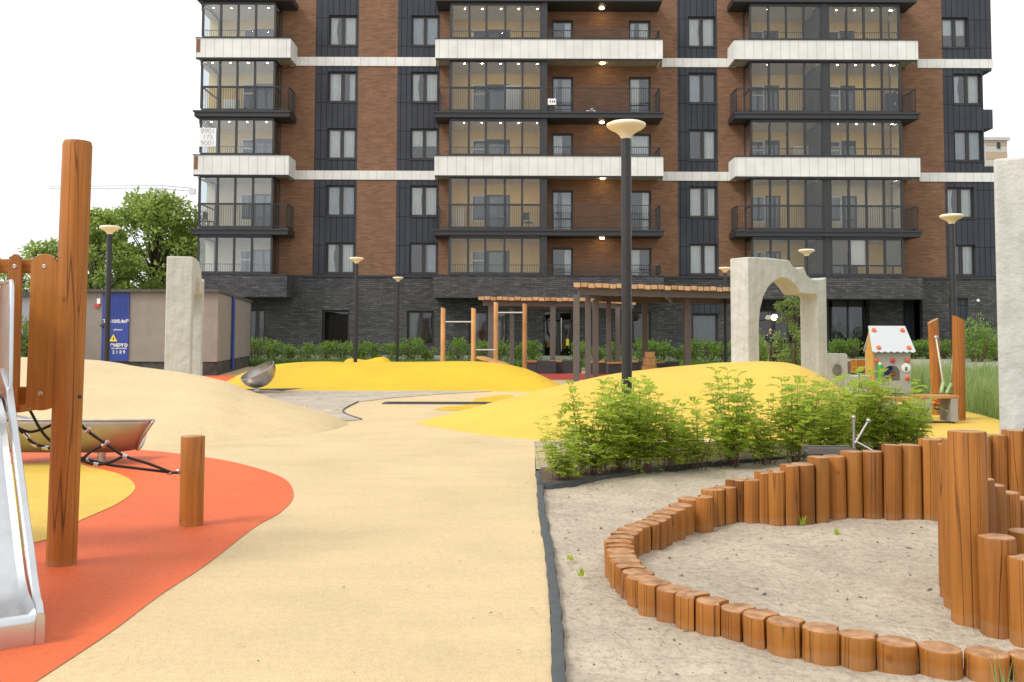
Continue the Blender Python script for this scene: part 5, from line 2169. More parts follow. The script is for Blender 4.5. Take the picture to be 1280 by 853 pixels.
# ------------------------------------------------------------------ pull-up bars
pu = wthing('pullup_bars', 'pale wooden pull-up bar posts with steel rungs behind the yellow mound', 'pull-up bars', (at(605, 440, 28).x, 28, 0))
pp_ = []
for px, ptop, Y in ((554, 383, 28.0), (592, 383.5, 28.0), (620, 376, 28.4), (656, 378, 28.4)):
    q = at(px, ptop, Y)
    mb = MB()
    rr_ = .068
    mb.rings([[Vector((q.x + rr_ * s_ * math.cos(a), Y + rr_ * s_ * math.sin(a), z_ + (.015 * -math.cos(a) if z_ > 1 else 0))) for a in [2 * PI * j / 16 for j in range(16)]] for z_, s_ in ((0, 1), (q.z - .06, 1), (q.z - .05, .95))])
    mb.build('post', M['larch'], pu, smooth=40)
for (pa, pb, py, Y) in ((554, 592, 402.5, 28.0), (620, 656, 391, 28.4), (592, 620, 437.5, 28.2)):
    mb = MB()
    q0_, q1_ = at(pa, py, Y), at(pb, py, Y)
    mb.cyl(q0_, q1_, .022, n=10)
    mb.build('bar', M['steel'], pu, smooth=40)
q0_, q1_ = at(600, 447, 27.6), at(632, 456, 26.6)
sb_ = wthing('situp_board', 'sloping pale wooden sit-up board poking over the yellow mound', 'exercise board', (q0_.x, 27.6, 0))
mb = MB()
mid = (q0_ + q1_) / 2
d_ = (q1_ - q0_) * .5
mb.obox(mid, d_ * 1.05, Vector((.08, .23, 0)), Vector((.01, 0, .035)))
mb.build('board', M['seatwood'], sb_, bevel=.008)
mb = MB()
mb.cyl((q0_.x + .15, 27.6, 0), (q0_.x + .15, 27.6, q0_.z), .05, n=10)
mb.cyl((q1_.x - .05, 26.7, 0), (q1_.x - .05, 26.7, q1_.z), .05, n=10)
mb.build('leg', M['larch'], sb_)

# ------------------------------------------------------------------ playhouse
YP = 23.0
hz_ = lambda px, py: at(px, py, YP)
h0, h1 = hz_(1092, 440), hz_(1138, 440)
ph = wthing('playhouse', 'small greige playhouse with white scalloped roof and orange discs', 'playhouse', ((h0.x + h1.x) / 2, YP, 0))
zt_ = hz_(1110, 443).z
fx0, fx1 = h0.x, h1.x
wz = hz_(1110, 440).z
# front wall with round-headed window
poly = [(fx0, 0), (fx1, 0), (fx1, wz), (fx0, wz)]
ez = hz_(1110, 441).z
mb = MB()
wc = hz_(1115, 470).x
wz0, wz1 = hz_(1115, 476).z, hz_(1115, 457).z
hw = .2
inner_ = [(wc - hw, wz0)] + [(wc - hw * math.cos(a), wz1 - hw + hw * math.sin(a)) for a in [PI * j / 12 for j in range(13)]] + [(wc + hw, wz0)]
outer_ = [(fx0, .02), (wc - hw, .02)]
full = [(fx0, .02), (wc - hw - .0005, .02)] + [(wc - hw - .0005, wz0)] + inner_[1:-1] + [(wc + hw + .0005, wz0), (wc + hw + .0005, .02), (fx1, .02), (fx1, wz), (fx0, wz)]
mb.prism(full, (0, YP, 0), (1, 0, 0), (0, 0, 1), (0, .03, 0))
mb.box(wc - hw, wc + hw, YP, YP + .03, .02, wz0)
mb.build('front_wall', M['playpanel'], ph)
ridge = hz_(1112, 408)
rY = YP + .28
mb = MB()
mb.box(fx0, fx1, YP + .53, YP + .56, .02, wz)
mb.build('rear_wall', M['playpanel'], ph)
mb = MB()
mb.prism([(YP + .03, .02), (YP + .53, .02), (YP + .53, wz), (YP + .28, ridge.z - .06), (YP + .03, wz)], (fx0, 0, 0), (0, 1, 0), (0, 0, 1), (.03, 0, 0))
mb.build('side_wall', M['playside'], ph)
mb = MB()
mb.box(fx0 - .05, fx0 - .002, YP - .05, YP + .04, .0, wz + .05)
mb.build('corner_post', M['playside'], ph)
# scalloped roof panels
re = hz_(1110, 441.5)
for side in (0, 1):
    ye = YP - .12 if side == 0 else YP + .68
    top_ = Vector((0, rY, ridge.z))
    edge = Vector((0, ye, re.z))
    dv = (edge - top_)
    L = dv.length
    dv = dv / L
    x0_, x1_ = fx0 - (.07 if side == 0 else .0), fx1 + .08
    poly = [(x0_ - .02, 0), (x1_ - .12, 0)] if 0 else [(x0_ + .05, 0), (x1_ - .09, 0), (x1_, L - .04)]
    ns = 7
    for i in range(ns):
        for j in range(1, 6):
            u = 1 - (i + j / 5) / ns
            poly.append((x0_ + (x1_ - x0_) * u, L - .04 + .035 * math.sin(PI * j / 5)))
    mb = MB()
    nn = dv.cross(Vector((1, 0, 0))).normalized() * .022
    if nn.z < 0:
        nn = -nn
    mb.prism(poly, top_, (1, 0, 0), dv, nn)
    rf = mb.build('roof', M['playroof'], ph)
    if side == 0:
        for (u, v_) in ((.15, .17), (.82, .17), (.16, .82), (.86, .82)):
            mb = MB()
            mb.lathe(top_ + Vector((x0_ + (x1_ - x0_) * u, 0, 0)) + dv * L * v_ + nn * 1.0, [(.055, 0), (.055, .02), (.045, .035), (.01, .038)], 14, axis=tuple(nn.normalized()))
            mb.build('disc', M['orangeplastic'], rf, smooth=40)
for (x_, y_, mk) in ((1095, 450.5, 'orangeplastic'), (1115.5, 451, 'redplastic'), (1134, 450.5, 'orangeplastic'), (1134, 472.5, 'orangeplastic'), (1096, 486, 'orangeplastic'), (1097, 500, 'orangeplastic')):
    q = hz_(x_, y_)
    mb = MB()
    mb.lathe((q.x, YP - .001, q.z), [(.055, 0), (.055, .03), (.03, .045)], 14, axis=(0, -1, 0))
    mb.build('disc', M[mk], ph, smooth=40)
q = hz_(1132.5, 460)
mb = MB()
mb.lathe((q.x, YP - .001, q.z), [(.11, 0), (.11, .015), (.1, .018)], 20, axis=(0, -1, 0))
ck = mb.build('clock_dial', M['white'], ph, smooth=40)
mb = MB()
mb.box(q.x - .03, q.x + .02, YP - .03, YP - .020, q.z - .07, q.z + .02)
mb.build('clock_hand', M['olive'], ck)
q = hz_(1099, 464)
mb = MB()
mb.cyl((q.x, YP - .06, hz_(1099, 474).z), (q.x, YP - .06, hz_(1099, 456).z), .055, n=14)
gt = mb.build('tube', M['greenplastic'], ph, smooth=40)
mb = MB()
mb.cyl((q.x, YP - .06, hz_(1099, 456).z), (q.x, YP - .06, hz_(1099, 453).z), .035, n=12)
mb.build('cap', M['white'], gt, smooth=40)
for dx, dz, cm in ((-.08, .08, 'playside'), (.06, .1, 'blue'), (.02, -.04, 'blue'), (.12, -.05, 'redplastic'), (-.12, -.02, 'blue')):
    mb = MB()
    mb.lathe((wc + dx, YP + .3, (wz0 + wz1) / 2 + dz), [(.07, 0), (.07, .02)], 14, axis=(0, -1, 0))
    mb.build('play_panel', M[cm], ph)
# slatted planter far behind
q = at(1074, 450, 31)
pl = wthing('slat_planter', 'low reddish wooden slatted box on the grass behind the playhouse', 'planter', (q.x, 31, 0))
for i in range(5):
    mb = MB()
    mb.box(q.x - .27 + i * .11, q.x - .17 + i * .11, 31, 31.03, .25, .62)
    mb.build('slat', M['picket'], pl)
mb = MB()
mb.box(q.x - .27, q.x + .28, 31.032, 31.5, 0, .56)
mb.build('box', M['bark'], pl)

# ------------------------------------------------------------------ swing logs and benches
sw = wthing('log_swing', 'two leaning slant-cut logs carrying a baby swing', 'swing', (at(1185, 520, 16).x, 16, 0))
ends = []
for (pbx, pby, ptx, pty) in ((1199, 525.5, 1198, 394.5), (1172, 519, 1166, 397.5)):
    b_ = G(pbx, pby)
    tp = at(ptx, pty, b_.y + .02)
    r_ = .098 if pbx > 1190 else .088
    axis_ = (tp - b_)
    mb = MB()
    R_ = []
    for f in [i / 8 for i in range(9)]:
        c_ = b_ + axis_ * f
        R_.append([c_ + Vector((r_ * math.cos(a), r_ * math.sin(a), 0)) for a in [2 * PI * j / 24 for j in range(24)]])
    R_[-1] = [p + Vector((0, 0, -.05 + (.05 if pbx > 0 else 0) * (-math.cos(2 * PI * j / 24 - 0)) * (1 if pbx > 1190 else -1))) for j, p in enumerate(R_[-1])]
    mb.rings(R_, True, True, 0, 1)
    mb.build('post', [M['post'], M['logend']], sw, smooth=40)
    ends.append((b_, tp))
lt = at(1170, 422, ends[1][0].y - .1)
rt = at(1192, 430, ends[0][0].y + .12)
sc_ = at(1184, 490, 15.9)
for p, q_ in ((lt, at(1179, 479, 15.9)), (rt, at(1189, 480, 16.0))):
    mb = MB()
    mb.tube([p, q_], .014, 8)
    rp_ = mb.build('rope', M['paleRope'], sw, smooth=True)
for p, q_ in ((at(1179, 479, 15.9), at(1176, 492, 15.8)), (at(1179, 479, 15.9), at(1183, 492, 16.1)), (at(1189, 480, 16), at(1183, 492, 15.8)), (at(1189, 480, 16), at(1193, 492, 16.1))):
    mb = MB()
    mb.tube([p, q_], .03, 8)
    mb.build('sling', M['palegreen'], sw, smooth=True)
cs = Vector((sc_.x, 15.95, at(1184, 494, 15.95).z))
mb = MB()
rr_ = [cs + Vector((.17 * math.cos(a), .17 * math.sin(a), 0)) for a in [2 * PI * j / 20 for j in range(21)]]
mb.tube(rr_, .022, 8)
sea = mb.build('seat_ring', M['rope'], sw, smooth=True)
for a in [2 * PI * (j + .25) / 8 for j in range(8)]:
    mb = MB()
    p = cs + Vector((.17 * math.cos(a), .17 * math.sin(a), 0))
    mb.tube([p, p + Vector((0, 0, -.2))], .018, 8)
    mb.build('seat_bar', M['redplastic'], sea, smooth=True)
mb = MB()
mb.lathe(cs + Vector((0, 0, -.24)), [(.18, 0), (.19, .02), (.18, .04)], 20)
mb.build('seat', M['rope'], sea, smooth=40)
mb = MB()
mb.ball(lt, .04, 10)
mb.build('bracket', M['wornsteel'], sw, smooth=True)


def bench(pxl, pxr, pyb, label, pys=None):
    b0, b1 = G(pxl, pyb), G(pxr, pyb)
    Y = b0.y
    t_ = wthing('bench', label, 'bench', ((b0.x + b1.x) / 2, Y, 0), 'concrete benches with wooden seats')
    for x in (b0.x + .06, b1.x - .06):
        mb = MB()
        mb.box(x - .055, x + .055, Y, Y + .42, .03, .39)
        mb.build('leg', M['concrete'], t_, bevel=.008)
    mb = MB()
    mb.box(b0.x + .02, b1.x - .02, Y + .1, Y + .14, .0, .028)
    mb.build('foot_bar', M['black'], t_)
    for j in range(3):
        mb = MB()
        mb.box(b0.x - .02, b1.x + .02, Y + .0 + j * .145, Y + .13 + j * .145, .392, .44)
        mb.build('seat_board', M['seatwood'], t_, bevel=.006)
    return t_


bench(1156, 1198, 530, 'low concrete bench with wooden seat in front of the swing logs')
bench(1113, 1151, 534, 'low concrete bench hidden behind the lime shrubs left of the swing')

# ------------------------------------------------------------------ steel water pump by the sandbox
q = at(1067, 562, 9.2)
pm = wthing('water_pump', 'small stainless play pump with ball-topped lever beside a trough', 'water pump', (q.x, 9.2, 0))
mb = MB()
tp = at(1067, 522, 9.2)
mb.cyl((q.x, 9.2, 0), tp, .013, n=12)
pst = mb.build('post', M['dullsteel'], pm, smooth=40)
mb = MB()
mb.ball(tp, .021, 14)
mb.build('ball_cap', M['dullsteel'], pst, smooth=True)
l0, l1 = at(1069, 554, 9.18), at(1085.5, 526, 9.18)
mb = MB()
mb.cyl(l0, l1, .011, n=12)
lv = mb.build('lever', M['dullsteel'], pm, smooth=40)
mb = MB()
mb.ball(l1, .022, 14)
mb.build('ball_cap', M['dullsteel'], lv, smooth=True)
mb = MB()
mb.cyl(at(1071, 552.5, 9.16), at(1096, 566, 9.05), .008, n=10)
mb.build('brace', M['dullsteel'], pm, smooth=40)
t0_, t1_ = at(1006, 559, 9.2), at(1066, 559, 9.2)
tg = wthing('water_trough', 'shallow grey steel trough on legs in front of the shrubs', 'trough', (t0_.x, 9.2, 0))
mb = MB()
zt_ = t0_.z
mb.box(t0_.x, t1_.x, 9.12, 9.28, zt_ - .05, zt_ - .03)
mb.box(t0_.x, t1_.x, 9.10, 9.118, zt_ - .055, zt_ + .005)
mb.box(t0_.x, t1_.x, 9.282, 9.30, zt_ - .055, zt_ + .005)
mb.build('basin', M['darksteel'], tg, bevel=.003)
for f in (.12, .88):
    mb = MB()
    xm = t0_.x + (t1_.x - t0_.x) * f
    mb.box(xm - .02, xm + .02, 9.13, 9.27, -.02, zt_ - .056)
    mb.build('leg', M['darksteel'], tg)

# ------------------------------------------------------------------ person at the entrance
def person(loc, yaw):
    t_ = thing('person', 'person in a black top and dark shorts leaving the entrance seen through the white arch', 'person', loc, yaw)
    J = [((0, 0, .93), .125, -1), ((0, .0, 1.12), .12, 0), ((0, .0, 1.36), .135, 1), ((0, .01, 1.50), .058, 2), ((0, .02, 1.56), .055, 3),
         ((-.10, 0, .88), .095, 0), ((-.11, -.03, .48), .062, 5), ((-.11, .02, .09), .042, 6), ((-.11, -.14, .035), .036, 7),
         ((.10, 0, .88), .095, 0), ((.10, .10, .48), .062, 9), ((.10, .24, .13), .042, 10), ((.10, .12, .05), .036, 11),
         ((-.19, 0, 1.39), .062, 2), ((-.27, 0, 1.12), .045, 13), ((-.27, -.05, .86), .032, 14), ((-.27, -.07, .77), .03, 15),
         ((.19, 0, 1.39), .062, 2), ((.27, .02, 1.12), .045, 17), ((.32, -.20, 1.02), .032, 18), ((.34, -.28, 1.02), .03, 19)]
    me = bpy.data.meshes.new('body')
    me.from_pydata([j[0] for j in J], [(j[2], i) for i, j in enumerate(J) if j[2] >= 0], [])
    o = bpy.data.objects.new('body', me)
    COL.objects.link(o)
    o.parent = t_
    sk = o.modifiers.new('skin', 'SKIN')
    for i, v_ in enumerate(me.skin_vertices[0].data):
        v_.radius = (J[i][1], J[i][1])
    me.skin_vertices[0].data[0].use_root = True
    ss = o.modifiers.new('sub', 'SUBSURF')
    ss.levels = ss.render_levels = 2
    me.materials.append(M['skin'])
    mb = MB()
    mb.ball((0, .0, 1.665), .1, 16, sc=(.82, .95, 1.18))
    mb.lathe((0, -.095, 1.65), [(.018, 0), (.012, .02), (.004, .045)], 8, axis=(0, -.5, 1))
    for sx_ in (-1, 1):
        mb.ball((sx_ * .085, .01, 1.66), .02, 8, sc=(.5, 1, 1.5))
        mb.ball((sx_ * .032, -.088, 1.685), .012, 8)
    mb.build('head', M['skin'], t_, smooth=True, org=(0, 0, 0))
    mb = MB()
    mb.ball((0, .018, 1.70), .104, 16, sc=(.86, .95, 1.0))
    mb.v = [(x, y if y > -.05 else -.05, max(z, 1.66 if y > .0 else 1.73)) for x, y, z in mb.v]
    mb.build('hair', M['hair'], t_, smooth=True, org=(0, 0, 0))
    mb = MB()
    mb.lathe((0, 0, 0), [(.15, .90), (.145, 1.1), (.165, 1.28), (.17, 1.38), (.12, 1.47), (.07, 1.50)], 20, cap0=False, cap1=False)
    mb.v = [(x * 1.12, y * .86, z) for x, y, z in mb.v]
    mb.tube([(-.17, 0, 1.40), (-.255, 0, 1.17)], [.085, .07], 12)
    mb.tube([(.17, 0, 1.40), (.255, .015, 1.17)], [.085, .07], 12)
    mb.build('shirt', M['blackcloth'], t_, smooth=60, org=(0, 0, 0))
    mb = MB()
    mb.tube([(-.10, 0, .96), (-.105, -.01, .75), (-.11, -.03, .5)], [.13, .115, .095], 14)
    mb.tube([(.10, 0, .96), (.10, .045, .75), (.10, .095, .5)], [.13, .115, .095], 14)
    mb.build('shorts', M['olive'], t_, smooth=60, org=(0, 0, 0))
    mb = MB()
    for x_, y_, z_ in ((-.11, -.09, .045), (.10, .17, .06)):
        mb.ball((x_, y_, z_), .055, 10, sc=(.9, 2.4, .85))
    mb.build('shoes', M['blackcloth'], t_, smooth=True, org=(0, 0, 0))
    return t_


q = at(963.5, 452, 48.6)
person((q.x, 48.6, 0.0), R(-8))

# ------------------------------------------------------------------ far things: crane, distant block
cr = wthing('tower_crane', 'pale hazy tower crane far beyond the tree', 'crane', (at(200, 300, 320).x, 320, 0))
YC = 320
cxp = at(200, 236, YC)


def lattice(mb, p0, p1, wd, r_, bay, up=Vector((0, 0, 1))):
    p0, p1 = Vector(p0), Vector(p1)
    d_ = (p1 - p0)
    L = d_.length
    d_ /= L
    s_ = d_.cross(up)
    s_ = s_.normalized() * wd / 2
    u_ = s_.cross(d_).normalized() * wd / 2
    cs_ = [s_ + u_, -s_ + u_, -s_ - u_, s_ - u_]
    for c_ in cs_:
        mb.tube([p0 + c_, p1 + c_], r_, 5)
    n_ = max(1, int(L / bay))
    for i in range(n_):
        a_, b_ = p0 + d_ * L * i / n_, p0 + d_ * L * (i + 1) / n_
        for j in range(4):
            mb.tube([a_ + cs_[j], b_ + cs_[(j + 1) % 4]], r_ * .6, 4)


mb = MB()
lattice(mb, (cxp.x, YC, 0), (cxp.x, YC, cxp.z + .5), 2.2, .16, 2.6, Vector((0, 1, 0)))
mb.build('mast', M['crane'], cr)
mb = MB()
ja, jb = at(62, 234.5, YC), at(242, 237.5, YC)
lattice(mb, (ja.x, YC, ja.z), (cxp.x, YC, cxp.z + .6), .9, .085, 2.0)
lattice(mb, (cxp.x, YC, cxp.z + .6), (jb.x, YC, jb.z), 1.1, .12, 2.0)
mb.build('jib', M['crane'], cr)
mb = MB()
a_, b_ = at(237, 236, YC), at(244, 243, YC)
mb.box(a_.x, b_.x, YC - .8, YC + .8, b_.z, a_.z)
mb.build('counterweight', M['crane'], cr)
mb = MB()
q = at(198, 238, YC)
mb.box(q.x - 1.0, q.x + .9, YC - 1.4, YC - .3, q.z - 2.2, q.z + .6)
mb.build('cab', M['crane'], cr)

YD = 150
fb = wthing('distant_block', 'pale beige distant apartment block at the right edge of the sky', 'building', (at(1250, 300, YD).x, YD, 0))
a_, b_ = at(1225, 300, YD), at(1259, 176, YD)
mb = MB()
mb.box(a_.x, b_.x, YD, YD + 14, -1, b_.z)
wl = mb.build('wall', M['farwall'], fb)
for py0, py1 in ((178, 182), (190, 199), (207, 216)):
    mb = MB()
    c0_, c1_ = at(1233, py1, YD - .05), at(1259, py0, YD - .05)
    mb.box(c0_.x, c1_.x - .05, YD - .06, YD + .1, c0_.z, c1_.z)
    mb.build('facade_band', M['farband'], fb)
mb = MB()
c0_, c1_ = at(1246, 186, YD), at(1250, 178, YD)
mb.box(c0_.x, c1_.x, YD - .12, YD - .062, c0_.z, c1_.z)
mb.build('window', M['ink'], fb)
mb = MB()
mb.box(a_.x, b_.x + .3, YD - .3, YD + 14.2, b_.z + .01, b_.z + .5)
mb.build('roof', M['farwall'], fb)

# ------------------------------------------------------------------ plants
def leaf_quad(mb, c, d, nrm, L, w_):
    d, nrm = d.normalized(), nrm.normalized()
    s_ = d.cross(nrm)
    if s_.length < 1e-4:
        s_ = d.orthogonal()
    s_ = s_.normalized() * w_ / 2
    mid = c + d * L * .45 - nrm * L * .04
    n0 = len(mb.v)
    mb.v += [tuple(c), tuple(mid + s_), tuple(c + d * L), tuple(mid - s_)]
    mb.f.append((n0, n0 + 1, n0 + 2, n0 + 3))
    mb.m.append(0)


def rvec(rr):
    while True:
        v_ = Vector((rr.uniform(-1, 1), rr.uniform(-1, 1), rr.uniform(-1, 1)))
        if .05 < v_.length < 1:
            return v_.normalized()


def make_obj(name, me, parent):
    o = bpy.data.objects.new(name, me)
    COL.objects.link(o)
    o.parent = parent
    return o


# feathery lime shrubs: many upright stems with pinnate leaves
def shrub_meshes(seed, h=.92, rad=.36, nstem=16):
    rr = random.Random(seed)
    st, lf = MB(), MB()
    for i in range(nstem):
        a = rr.random() * 2 * PI
        r0 = rr.random() * .16
        base = Vector((r0 * math.cos(a), r0 * math.sin(a), -.03))
        hh = h * rr.uniform(.5, 1.05)
        out = Vector((math.cos(a), math.sin(a), 0)) * rad * rr.uniform(.2, 1.15)
        pts = []
        for k in range(7):
            f = k / 6
            pts.append(base + out * f ** 1.35 + Vector((.02 * noise.noise(Vector((i * 3.1, f * 3, seed))), .02 * noise.noise(Vector((f * 3, i * 2.7, seed))), hh * f)))
        st.tube(pts, [.0065 * (1 - .75 * k / 6) for k in range(7)], 5)
        nl = int(16 * hh / h) + 8
        for j in range(nl):
            f = .16 + .84 * (j + rr.random() * .6) / nl
            f = min(f, 1.0)
            if f < .24 and rr.random() < .3:
                continue
            k = min(5, int(f * 6))
            p = pts[k].lerp(pts[k + 1], f * 6 - k)
            az = j * 2.4 + rr.uniform(-.5, .5)
            el = rr.uniform(.15, .75) if f < .9 else rr.uniform(.5, 1.2)
            d_ = Vector((math.cos(az) * math.cos(el), math.sin(az) * math.cos(el), math.sin(el)))
            LL = rr.uniform(.11, .20) * (1.0 if f < .85 else .75)
            npair = 5
            side = d_.cross(Vector((0, 0, 1))).normalized()
            up = side.cross(d_).normalized()
            prevp = p
            for m_ in range(1, npair + 1):
                g = m_ / npair
                q = p + d_ * LL * g - Vector((0, 0, LL * .42 * g * g))
                dd = (q - prevp).normalized()
                ll = LL * .46 * (1 - .55 * abs(g - .45))
                for s_ in (-1, 1):
                    ld = (side * s_ + dd * .55 + up * .15).normalized()
                    leaf_quad(lf, q, ld, up + rvec(rr) * .35, ll, ll * .42)
                prevp = q
            leaf_quad(lf, q, (dd + rvec(rr) * .1), up, LL * .28, LL * .10)
    return st.build('stem', M['stem'], None, smooth=True, org=(0, 0, 0), fix=False).data, lf.build('foliage', M['shrub'], None, org=(0, 0, 0), fix=False).data


def purge():
    for o in [o for o in bpy.data.objects if o.name.split('.')[0] in ('stem', 'foliage', 'crown', 'trunk') and o.parent is None]:
        bpy.data.objects.remove(o)


sv = [shrub_meshes(s, .92 + .03 * (s % 3), .33) for s in (1, 2, 3, 4, 5)]
purge()
spots = [(703, 599, .66, 'low sparse lime shrub at the left end of the bed, over the paving'), (737, 592, 1.02, 'bushy lime shrub next right of the sparse end shrub'),
         (768, 588, 1.05, 'dense lime shrub just left of the near lamp pole'), (803, 586, 1.06, 'dense lime shrub just right of the near lamp pole'),
         (838, 583, .80, 'lower lime shrub with a bare tall shoot before the yellow mound'), (872, 581, .80, 'lime shrub left of the upright middle shrub'), (915, 577, 1.10, 'upright lime shrub in the middle of the row'),
         (958, 575, .86, 'lime shrub below the left leg of the white arch'), (994, 573, 1.06, 'full lime shrub below the right leg of the white arch'),
         (1034, 570, .98, 'lime shrub behind the steel trough'), (1062, 563, 1.10, 'lime shrub directly behind the steel pump'), (1096, 562, 1.06, 'lime shrub in front of the playhouse'),
         (1124, 560, 1.06, 'lime shrub between playhouse and low bench'), (1146, 557, .74, 'thin lime shrub at the right end of the row, by the bench'),
         (790, 571, .95, 'lime shrub in the back row right behind the near lamp'),
         (1015, 560, .95, 'lime shrub in the back row beside the low plaster wall')]
for i, (px, py, s_, lab) in enumerate(spots):
    q = G(px, py + (5 if 'back' not in lab else 0))
    t_ = thing('lime_shrub', lab, 'shrub', (q.x, q.y, 0.02), i * 1.7, 'feathery lime green shrubs')
    s_ *= .9
    t_.scale = (s_ * 1.0, s_ * 1.0, s_)
    a, b = sv[i % 5]
    make_obj('stem', a, t_)
    make_obj('foliage', b, t_)


# hedge bushes
def bush_meshes(seed, n=620, sx=.62, sz=1.0, leaf=.12, mat='hedge'):
    rr = random.Random(seed)
    st, lf = MB(), MB()
    cl = [(Vector((rr.uniform(-.38, .38) * sx / .62, rr.uniform(-.3, .3), rr.uniform(.22, .92) * sz)), rr.uniform(.14, .30)) for _ in range(16)]
    for c_, r_ in cl:
        st.tube([(c_.x * .2, c_.y * .2, -.05), (c_.x * .6, c_.y * .6, c_.z * .5), tuple(c_)], [.02, .014, .006], 5)
        for j in range(n // 16):
            v_ = rvec(rr)
            p = c_ + v_ * r_ * rr.random() ** .4
            if p.z < .04:
                continue
            dd = (v_ + Vector((0, 0, .5)) + rvec(rr) * .6)
            leaf_quad(lf, p, dd, rvec(rr) + Vector((0, 0, .8)), leaf * rr.uniform(.7, 1.25), leaf * .5)
    return st.build('stem', M['stem'], None, smooth=True, org=(0, 0, 0), fix=False).data, lf.build('foliage', M[mat], None, org=(0, 0, 0), fix=False).data


bv = [bush_meshes(s) for s in (21, 22, 23, 24)]
purge()


def put_bush(x, y, z, s_, lab, i, grp, nm='hedge_bush', cat='bush', mv=None, sx=1.15):
    t_ = thing(nm, lab, cat, (x, y, z), i * 2.1, grp)
    t_.scale = (s_ * sx, s_ * sx, s_)
    a, b = (mv or bv)[i % len(mv or bv)]
    make_obj('stem', a, t_)
    make_obj('foliage', b, t_)
    return t_


rr = random.Random(8)
xs = [319 + 21.5 * i for i in range(11)]
for i, px in enumerate(xs):
    q = at(px, 440, 46 + rr.uniform(-.3, .3))
    put_bush(q.x, q.y, 0, rr.uniform(.82, 1.12), f'{ORD[i]} bush from the substation corner in the green hedge below the charcoal wall', i, 'hedge bushes along the ground floor')
xs = [572, 598, 622, 645, 668]
for i, px in enumerate(xs):
    q = at(px, 440, 46 + rr.uniform(-.3, .3))
    put_bush(q.x, q.y, 0, rr.uniform(.82, 1.12), f'{ORD[i]} hedge bush counted from the leftmost pull-up post towards the entrance door', i + 3, 'hedge bushes along the ground floor')
xs = [727, 748, 768, 800, 826, 848, 868, 888, 905]
for i, px in enumerate(xs):
    q = at(px, 440, 46 + rr.uniform(-.3, .3))
    put_bush(q.x, q.y, 0, rr.uniform(.8, 1.12), f'{ORD[i]} hedge bush right of the entrance door behind the pergola posts', i + 1, 'hedge bushes along the ground floor')
xs = [1046, 1066, 1142, 1160, 1180, 1200, 1218, 1236, 1254]
for i, px in enumerate(xs):
    q = at(px, 440, 46 + rr.uniform(-.3, .3))
    put_bush(q.x, q.y, .34, rr.uniform(.75, .92), f'{ORD[i]} hedge bush counted rightwards from the white arch along the path', i + 2, 'hedge bushes along the ground floor')
# darker large bush at right and greens inside the arch
big = [bush_meshes(s, 1500, .62, 1.0, .075) for s in (31, 32)]
sap = [bush_meshes(s, 1700, .62, 1.0, .085, 'sapling') for s in (41, 42)]
purge()
q = at(1222, 440, 42)
put_bush(q.x, 42, .1, 1.9, 'large dark loose bush before the facade at the right wall end', 0, None, 'large_bush', 'bush', big, .95)
q = at(1246, 440, 43)
put_bush(q.x, 43, .1, 1.7, 'dark bush half hidden by the pale wall end at right', 1, None, 'large_bush', 'bush', big, .95)
q = at(992, 460, 27)
put_bush(q.x, 27, 0, 1.35, 'broad green bush in front of the entrance, seen low inside the white arch', 0, None, 'large_bush', 'bush', sap, .72)
q = at(943, 460, 28.5)
put_bush(q.x, 28.5, 0, 1.45, 'dim narrow bush at the left side of the arch opening', 1, None, 'large_bush', 'bush', big, .5)
for i, px in enumerate((10, 34, 52)):
    q = at(px, 430, 30.3)
    put_bush(q.x, 30.3, 0, rr.uniform(1.4, 1.7), f'{ORD[i]} shaggy bush from the left behind the wire fence', i, 'bushes behind the wire fence', 'fence_bush', 'bush', None, .9)


# trees
def tree_meshes(seed, H, W_, trunk_h, nclump, per, leaf, mat, trunk_r=.16, z0=.25, dens=1.0):
    rr = random.Random(seed)
    tk, lf = MB(), MB()
    tk.tube([(0, 0, -.1), (.05, 0, trunk_h * .5), (.0, .05, trunk_h), (.1, 0, H * .6), (.05, 0, H * .9)], [trunk_r * 1.2, trunk_r, trunk_r * .85, trunk_r * .5, .03], 10)
    for i in range(nclump):
        u = rr.random()
        zf = z0 + (1 - z0) * u ** .9
        # wide middle, narrowing top
        prof = math.sin(PI * min(1, max(.05, (zf - z0) / (1 - z0) * .86 + .12))) ** .7
        a = rr.random() * 2 * PI
        rad = W_ / 2 * prof * rr.random() ** .45
        c_ = Vector((rad * math.cos(a), rad * math.sin(a), H * zf))
        c_ += Vector((.3 * rr.uniform(-1, 1), .3 * rr.uniform(-1, 1), .25 * rr.uniform(-1, 1))) * W_ / 8
        s0 = Vector((.05, 0, max(trunk_h * .8, c_.z * .62 - .2)))
        mid = s0.lerp(c_, .55) + Vector((0, 0, .1 * rad))
        if i % 2 == 0:
            tk.tube([tuple(s0), tuple(mid), tuple(c_)], [trunk_r * .28, trunk_r * .16, .012], 5)
        cr_ = W_ * rr.uniform(.055, .12)
        for j in range(int(per * rr.uniform(.6, 1.3))):
            v_ = rvec(rr)
            v_.z *= .72
            p = c_ + v_ * cr_ * rr.random() ** .45
            dd = v_ + Vector((0, 0, -.2)) + rvec(rr) * .8
            leaf_quad(lf, p, dd, rvec(rr) * .8 + Vector((0, 0, .9)), leaf * rr.uniform(.7, 1.3), leaf * .55)
    return tk.build('trunk', M['bark'], None, smooth=True, org=(0, 0, 0), fix=False).data, lf.build('crown', M[mat], None, org=(0, 0, 0), fix=False).data


def put_tree(px, Y, H, W_, lab, seed, nclump, per, leaf, mat, trunk_h, rz=0.0, trunk_r=.16, z0=.25, nm='broadleaf_tree'):
    a, b = tree_meshes(seed, H, W_, trunk_h, nclump, per, leaf, mat, trunk_r, z0)
    purge()
    q = at(px, 420, Y)
    t_ = thing(nm, lab, 'tree', (q.x, Y, 0), rz)
    make_obj('trunk', a, t_)
    make_obj('crown', b, t_)


